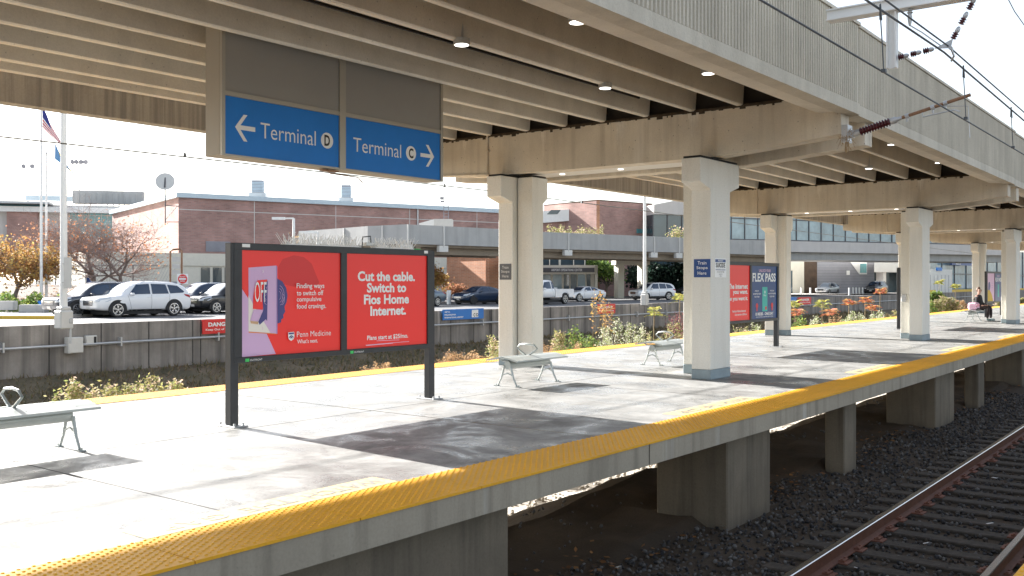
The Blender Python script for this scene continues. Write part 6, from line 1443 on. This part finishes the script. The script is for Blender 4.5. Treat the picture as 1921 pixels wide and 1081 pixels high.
# ------------------------------------------------------------------ weeds and shrubs between platform and wall
def bankz(x, y): return gz(x - dr(y))
def spot(u, back=1.0):                              # plan point at a given distance behind the far platform edge
    y = 10.0
    for _ in range(8):
        x = xi(y) - back; r = ray(u, 600); y = x / r[0] * r[1]
    return Vector((x, y, bankz(x, y)))
def weed(u, vt, back, wpx, style, lab, seed):
    rg = random.Random(seed); b = spot(u, back); D = -sa * b.x + ca * b.y; zt = H + (HZ - vt) / F * D; W_ = wpx / F * D; hh = zt - b.z
    cat = {'sumac': 'sumac', 'sumac_red': 'sumac'}.get(style, 'weed')
    name = {'weed': 'weed_plant', 'aster': 'flowering_weed', 'dry': 'dry_weed', 'green': 'leafy_weed', 'sumac': 'sumac_sapling', 'sumac_red': 'sumac_sapling', 'purple': 'purple_shrub', 'yellow': 'yellow_sapling'}[style]
    t = empty(name, b, label=lab, cat=cat, group='weeds growing between platform and wall'); st = MB(); lf = MB()
    m_ = {'weed': 'leaf_weed', 'aster': 'leaf_aster', 'dry': 'leaf_dry', 'green': 'leaf_green', 'sumac': 'leaf_sumac', 'sumac_red': 'leaf_sumac_red', 'purple': 'leaf_purple', 'yellow': 'leaf_orange'}[style]
    if style.startswith('sumac'):
        nst = max(1, int(wpx / 30)); 
        for k in range(nst):
            c = b + camvec(rg.uniform(-.5, .5) * max(0, W_ - .7), rg.uniform(-.2, .2)); top = Vector((c.x, c.y, zt - .12 - rg.uniform(0, .35) * (k > 0) * hh * .5)); st.tube([c, c.lerp(top, .5) + Vector((rg.uniform(-.05, .05), 0, 0)), top], .016, 5)
            for j in range(13):
                a = j * 2.4; L_ = rg.uniform(.28, .42) * min(1.2, max(.7, D / 32)); d = Vector((math.cos(a), math.sin(a), rg.uniform(.3, 1.3))).normalized(); P = []
                for q in range(6): P.append(top - Vector((0, 0, .02 * j)) + d * L_ * q / 5 - Vector((0, 0, .5 * L_ * (q / 5) ** 2)))
                st.tube(P, .004, 3); sd_ = d.cross(Vector((0, 0, 1))).normalized()
                for q in range(1, 6):
                    for sg in (-1, 1):
                        o = P[q]; l2 = .12 * (1.25 - .12 * q) * min(1.6, max(.8, D / 28)); tip = o + (sd_ * sg + d * .35 - Vector((0, 0, .35))).normalized() * l2; e = d * .022 * max(1, D / 28); lf.add([o, o.lerp(tip, .5) + e, tip, o.lerp(tip, .5) - e], [(0, 1, 2, 3)])
    else:
        n = max(6, int(W_ / .035)) if D < 24 else max(3, int(W_ / .06)); dens = {'dry': .7, 'yellow': .16}.get(style, 1)
        for k in range(n):
            c = b + camvec((k / max(1, n - 1) - .5) * W_ * rg.uniform(.9, 1.1), rg.uniform(-.25, .25)); e = abs(k / max(1, n - 1) - .5) * 2
            h_ = hh - min(hh, .9 if D > 24 else .5) * (.45 * e * e + rg.uniform(0, .35)); top = Vector((c.x + rg.gauss(0, .05), c.y + rg.gauss(0, .05), c.z + h_)); st.tube([c, c.lerp(top, .5) + Vector((rg.gauss(0, .03), rg.gauss(0, .03), 0)), top], [.008, .006, .003], 3)
            nl = int(110 * dens * (2.3 if D < 24 else 1))
            P = []
            for _ in range(nl):
                q = 1 - (rg.random() ** 1.2) * min(.8, 1.0 / h_) if rg.random() < .85 else rg.uniform(.3, 1); o = c.lerp(top, q); s_ = .04 + .12 * (1 - q) if style != 'purple' else .14
                P.append(o + Vector((rg.gauss(0, s_), rg.gauss(0, s_), rg.gauss(0, .03))))
            leaves(lf, P, {'aster': .055, 'weed': .062 if D < 24 else .075, 'dry': .05, 'green': .085, 'purple': .06, 'yellow': .10}[style] * max(1, D / 30), rg, asp=.42)
            if style in ('weed', 'aster', 'dry'):          # feathery seed head
                leaves(lf, [top + Vector((rg.gauss(0, .03), rg.gauss(0, .03), rg.uniform(-.16, .03))) for _ in range(22)], .035 * max(1, D / 30), rg, asp=.5)
    st.build('stem', M['stem'], t); lf.build('foliage', M[m_], t)
WL = [(128, 706, .5, 24, 'weed', 'tall yellow-green weed clump beside the first bench at far left'), (157, 710, .6, 26, 'weed', 'second yellow-green weed clump from the left, behind the first bench'), (183, 727, .5, 14, 'weed', 'short weed between the second and third leafy clumps'),
      (204, 712, .6, 16, 'weed', 'upright weed with pale top, third tall clump from the left'), (225, 712, .6, 18, 'weed', 'upright leafy weed just left of the dry pinkish clump'), (246, 722, .6, 22, 'dry', 'low dry weed left of the pinkish clump'),
      (276, 702, .7, 44, 'weed', 'broad pinkish seeding weed clump left of the poster board post'), (304, 707, .7, 20, 'weed', 'narrow seeding weed at the right end of the pinkish clump'), (323, 716, .6, 12, 'weed', 'small lone weed left of the poster board post'),
      (681, 684, .5, 22, 'dry', 'low brown dry weed under the poster board'), (706, 672, .5, 30, 'dry', 'taller brown dry weed under the red poster'), (725, 670, .6, 14, 'dry', 'thin brown weed near the right board post'), (817, 676, .6, 10, 'dry', 'tiny dry weed just right of the right board post'),
      (845, 660, 1.6, 50, 'dry', 'brown dry weeds behind the platform right of the poster board'), (890, 655, 1.2, 60, 'dry', 'straw-coloured dry weeds left of the rear twin column'), (927, 626, .6, 16, 'weed', 'pale green weed touching the rear twin column'),
      (1024, 638, .6, 16, 'dry', 'pinkish dry weed just right of the rear twin column'), (1046, 618, .7, 20, 'weed', 'tall seeding weed right of the rear twin column'), (1083, 636, .5, 12, 'dry', 'small dry weed between the two benches'), (1080, 612, 3.0, 46, 'green', 'dark green bush against the wall between the benches'),
      (1110, 620, 4.0, 40, 'green', 'darker green bush further right against the wall'), (1134, 604, 1.2, 26, 'aster', 'white-topped flowering weed left of the middle group'), (1160, 596, 1.2, 44, 'aster', 'tallest white-topped flowering weed of the middle group'), (1185, 604, 1.1, 34, 'aster', 'white-topped flowering weed at the right of the middle group'),
      (1205, 601, 1.2, 26, 'aster', 'upright pale flowering weed above the second bench'), (1222, 612, 1.3, 34, 'weed', 'yellow-green weed above the second bench'), (1262, 602, 1.2, 44, 'weed', 'broad yellow-green weed left of the white front column'),
      (1228, 574, 4.0, 34, 'sumac', 'single palm-like green and yellow sumac sapling above the second bench'), (1274, 548, 5.0, 36, 'sumac', 'tall green sumac sapling left of the white front column'), (1277, 575, 3.5, 30, 'purple', 'dark purple shrub below the tall sumac'),
      (1126, 540, 9.0, 26, 'yellow', 'sparse yellow sapling in front of the middle red danger sign'), (1140, 560, 8.5, 22, 'yellow', 'second sparse yellow sapling partly over the danger sign'),
      (1392, 606, 1.0, 26, 'weed', 'pale weed under the red poster of the second board'), (1415, 602, 1.2, 34, 'aster', 'pale green weed under the blue poster of the second board'), (1488, 563, 3.5, 26, 'sumac', 'green sumac right of the rear column with alarm boxes'), (1494, 577, 2.5, 26, 'sumac_red', 'red sumac below the green one beside the rear column'),
      (1500, 592, 1.2, 34, 'green', 'low green weeds right of the rear column with alarm boxes'), (1543, 562, 3.0, 30, 'sumac', 'yellow sumac under the silver SUV'), (1556, 578, 2.0, 32, 'sumac_red', 'orange sumac below the yellow one'), (1532, 592, 1.2, 34, 'aster', 'pale bushy weed left of the orange sumac'), (1566, 592, 1.0, 34, 'dry', 'dry reddish weed right of the orange sumac'),
      (1590, 560, 3.2, 30, 'sumac_red', 'salmon sumac right of the yellow one'), (1603, 584, 1.2, 46, 'aster', 'broad pale bushy weed among the red sumacs'), (1622, 556, 3.0, 34, 'sumac_red', 'orange spiky sumac under the black SUV'), (1636, 569, 2.2, 44, 'sumac_red', 'wide red sumac under the black SUV'), (1650, 582, 1.2, 40, 'aster', 'pale bushy weed left of the hidden board post'),
      (1660, 540, 4.5, 44, 'sumac_red', 'tall pink sumac in front of the black SUV'), (1674, 580, 1.2, 26, 'weed', 'yellow-green weed beside the hidden board post'),
      (1755, 546, 4.0, 36, 'green', 'green shrub right of the second front column'), (1768, 524, 5.0, 34, 'sumac', 'tall pale sumac in front of the white kiosk'), (1790, 532, 5.0, 30, 'sumac', 'pale sumac left of the seated person'), (1770, 556, 2.0, 60, 'weed', 'wide leafy weed clump behind the seated person'), (1800, 560, 2.2, 36, 'dry', 'brown weeds left of the seated person'), (1745, 566, 1.5, 30, 'green', 'low green weeds touching the second front column'),
      (1900, 556, 2, 60, 'weed', 'weeds beyond the platform at the right edge')]
for k, a in enumerate(WL): weed(*a, seed=100 + k)
# rough grass on the bank
rg2 = np.random.default_rng(9); mb = MB(); rg = random.Random(12)
V = []; Fc = []
for _ in range(17000):
    y = 8 + 95 * rg.random() ** 1.5; q = rg.random(); x = -31.8 + 4.5 * q if rg.random() < .75 else rg.uniform(-27, -14); z = gz(x) + .02; x += dr(y); s_ = rg.uniform(.05, .17) * (1 + y / 80)
    a = rg.uniform(0, 6.28); w_ = .02 * (1 + y / 30); b = len(V); V += [(x - w_ * math.cos(a), y - w_ * math.sin(a), z), (x + w_ * math.cos(a), y + w_ * math.sin(a), z), (x + rg.gauss(0, .1), y + rg.gauss(0, .1), z + s_)]; Fc.append((b, b + 1, b + 2))
mb.add(V, Fc); mb.build('rough_grass', M['leaf_grass'], kind='stuff')

# ------------------------------------------------------------------ seated person
def skinmesh(name, V, Ed, Rr, m_, parent, root=0, lev=2, bounds=None):
    me = bpy.data.meshes.new(name); me.from_pydata([tuple(v) for v in V], Ed, []); ob = bpy.data.objects.new(name, me); C.objects.link(ob)
    md = ob.modifiers.new('skin', 'SKIN'); 
    if not me.skin_vertices: 
        bm = bmesh.new(); bm.from_mesh(me); bm.verts.layers.skin.verify(); bm.to_mesh(me); bm.free()
    for i, r in enumerate(Rr):
        sv = me.skin_vertices[0].data[i]; sv.radius = r if isinstance(r, tuple) else (r, r); sv.use_root = (i == root)
    md.use_smooth_shade = True
    s2 = ob.modifiers.new('s', 'SUBSURF'); s2.levels = lev; s2.render_levels = lev
    ev = bpy.data.meshes.new_from_object(ob.evaluated_get(bpy.context.evaluated_depsgraph_get())); bpy.data.objects.remove(ob); ev.materials.clear(); ev.materials.append(m_)
    o = bpy.data.objects.new(name, ev); C.objects.link(o); o.parent = parent; return o
pp = Vector((-9.02, 42.12, 0)); t = empty('person', pp, R(-12), label='person in a black jacket and dark trousers sitting on the distant bench', cat='person')
Z3 = lambda *a: Vector(a)
body = [Z3(0, 0, .52), Z3(-.01, 0, .66), Z3(-.02, 0, .82), Z3(-.02, 0, .95), Z3(0, 0, 1.03), Z3(.02, 0, 1.10), Z3(.03, 0, 1.19), Z3(.035, 0, 1.26),
        Z3(.0, .16, .95), Z3(.02, .21, .72), Z3(.18, .15, .60), Z3(.27, .12, .58), Z3(.0, -.16, .95), Z3(.02, -.21, .72), Z3(.18, -.14, .60), Z3(.27, -.11, .58),
        Z3(.06, .09, .52), Z3(.42, .11, .54), Z3(.43, .11, .30), Z3(.42, .11, .09), Z3(.06, -.09, .52), Z3(.42, -.09, .54), Z3(.40, -.09, .30), Z3(.38, -.09, .09)]
E_ = [(0, 1), (1, 2), (2, 3), (3, 4), (4, 5), (5, 6), (6, 7), (3, 8), (8, 9), (9, 10), (10, 11), (3, 12), (12, 13), (13, 14), (14, 15), (0, 16), (16, 17), (17, 18), (18, 19), (0, 20), (20, 21), (21, 22), (22, 23)]
Rb = [(.12, .14), (.10, .12), (.11, .14), (.08, .13), .045, .05, .085, .075, .05, .042, .033, .03, .05, .042, .033, .03, .075, .055, .045, .035, .075, .055, .045, .035]
skinmesh('body', body, E_, Rb, M['skin'], t)
skinmesh('jacket', body[:5] + body[8:11] + body[12:15], [(0, 1), (1, 2), (2, 3), (3, 4), (3, 5), (5, 6), (6, 7), (3, 8), (8, 9), (9, 10)], [(.145, .165), (.135, .15), (.135, .165), (.10, .15), .06, .068, .058, .048, .068, .058, .048], M['black_cloth'], t)
skinmesh('trousers', [body[0]] + body[16:24], [(0, 1), (1, 2), (2, 3), (3, 4), (0, 5), (5, 6), (6, 7), (7, 8)], [(.14, .16), .09, .07, .06, .055, .09, .07, .06, .055], M['dark_trousers'], t)
for sg, x in ((1, .42), (-1, .38)):
    y = .11 * sg - .0 + (.02 if sg < 0 else 0); skinmesh('shoe', [Z3(x - .04, y, .06), Z3(x + .04, y, .045), Z3(x + .17, y, .035)], [(0, 1), (1, 2)], [.055, .05, (.035, .045)], M['shoe'], t)
skinmesh('hair', [Z3(-.045, 0, 1.14), Z3(-.03, 0, 1.21), Z3(.0, 0, 1.285), Z3(.06, 0, 1.30)], [(0, 1), (1, 2), (2, 3)], [(.06, .08), (.075, .09), (.06, .085), (.03, .06)], M['hair'], t)
for sg, (hx, hy) in ((1, (.27, .12)), (-1, (.27, -.11))):     # hands resting on the thighs
    V = [Z3(hx - .01, hy, .60), Z3(hx + .07, hy, .60)]; Ed = [(0, 1)]; Rr = [(.022, .03), (.014, .036)]
    o = skinmesh('hand', V, Ed, Rr, M['skin'], t, lev=1)
    for k in range(4):
        yy = hy + (k - 1.5) * .019; L_ = (.062, .07, .066, .052)[k]; skinmesh('finger', [Z3(hx + .065, yy, .602), Z3(hx + .065 + L_ * .55, yy, .603), Z3(hx + .065 + L_, yy, .588)], [(0, 1), (1, 2)], [.009, .0085, .007], M['skin'], o, lev=1)
    skinmesh('thumb', [Z3(hx + .01, hy - sg * .025, .60), Z3(hx + .04, hy - sg * .05, .60), Z3(hx + .065, hy - sg * .058, .595)], [(0, 1), (1, 2)], [.011, .010, .008], M['skin'], o, lev=1)
fc = MB()
for sg in (-1, 1): fc.lathe((.108, sg * .032, 1.215), (1, 0, 0), [(-.01, .014), (.004, .012), (.008, .004)], 8)
fc.build('eyes', M['black_plastic'], t, local=True); skinmesh('nose', [Z3(.10, 0, 1.21), Z3(.125, 0, 1.18)], [(0, 1)], [.010, .014], M['skin'], t, lev=1)
MB().box((.10, -.025, 1.142), (.116, .025, 1.150)).build('mouth', M['rust' if 'rust' in M else 'rail_side'], t, local=True)
for sg in (-1, 1): skinmesh('ear', [Z3(.03, sg * .082, 1.215), Z3(.03, sg * .086, 1.18)], [(0, 1)], [.016, .012], M['skin'], t, lev=1)
bx = Vector((-9.05, 41.42, .44)); t = empty('tote_bag', bx, label='pink and white patterned bag on the bench beside the person', cat='bag')
mb = MB(); mb.bevbox((bx.x - .16, bx.y - .28, bx.z + .0), (bx.x + .16, bx.y + .28, bx.z + .28), .05); mb.build('bag_body', M['pink'], t, smooth=True)
mb = MB(); mb.bevbox((bx.x - .165, bx.y - .2, bx.z), (bx.x + .168, bx.y + .2, bx.z + .10), .04); mb.build('bag_base', M['black_cloth'], t); mb = MB()
for k in range(9): mb.lathe((bx.x + .158, bx.y - .24 + .06 * k, bx.z + .14 + .07 * ((k * 7) % 3) / 2), (1, 0, 0), [(0, .03), (.006, .02)], 8)
mb.build('bag_pattern', M['red_sign'], t); mb = MB(); mb.tube([(bx.x, bx.y - .14, bx.z + .26), (bx.x, bx.y - .1, bx.z + .42), (bx.x, bx.y + .1, bx.z + .42), (bx.x, bx.y + .14, bx.z + .26)], .01, 6); mb.build('bag_handle', M['black_cloth'], t)
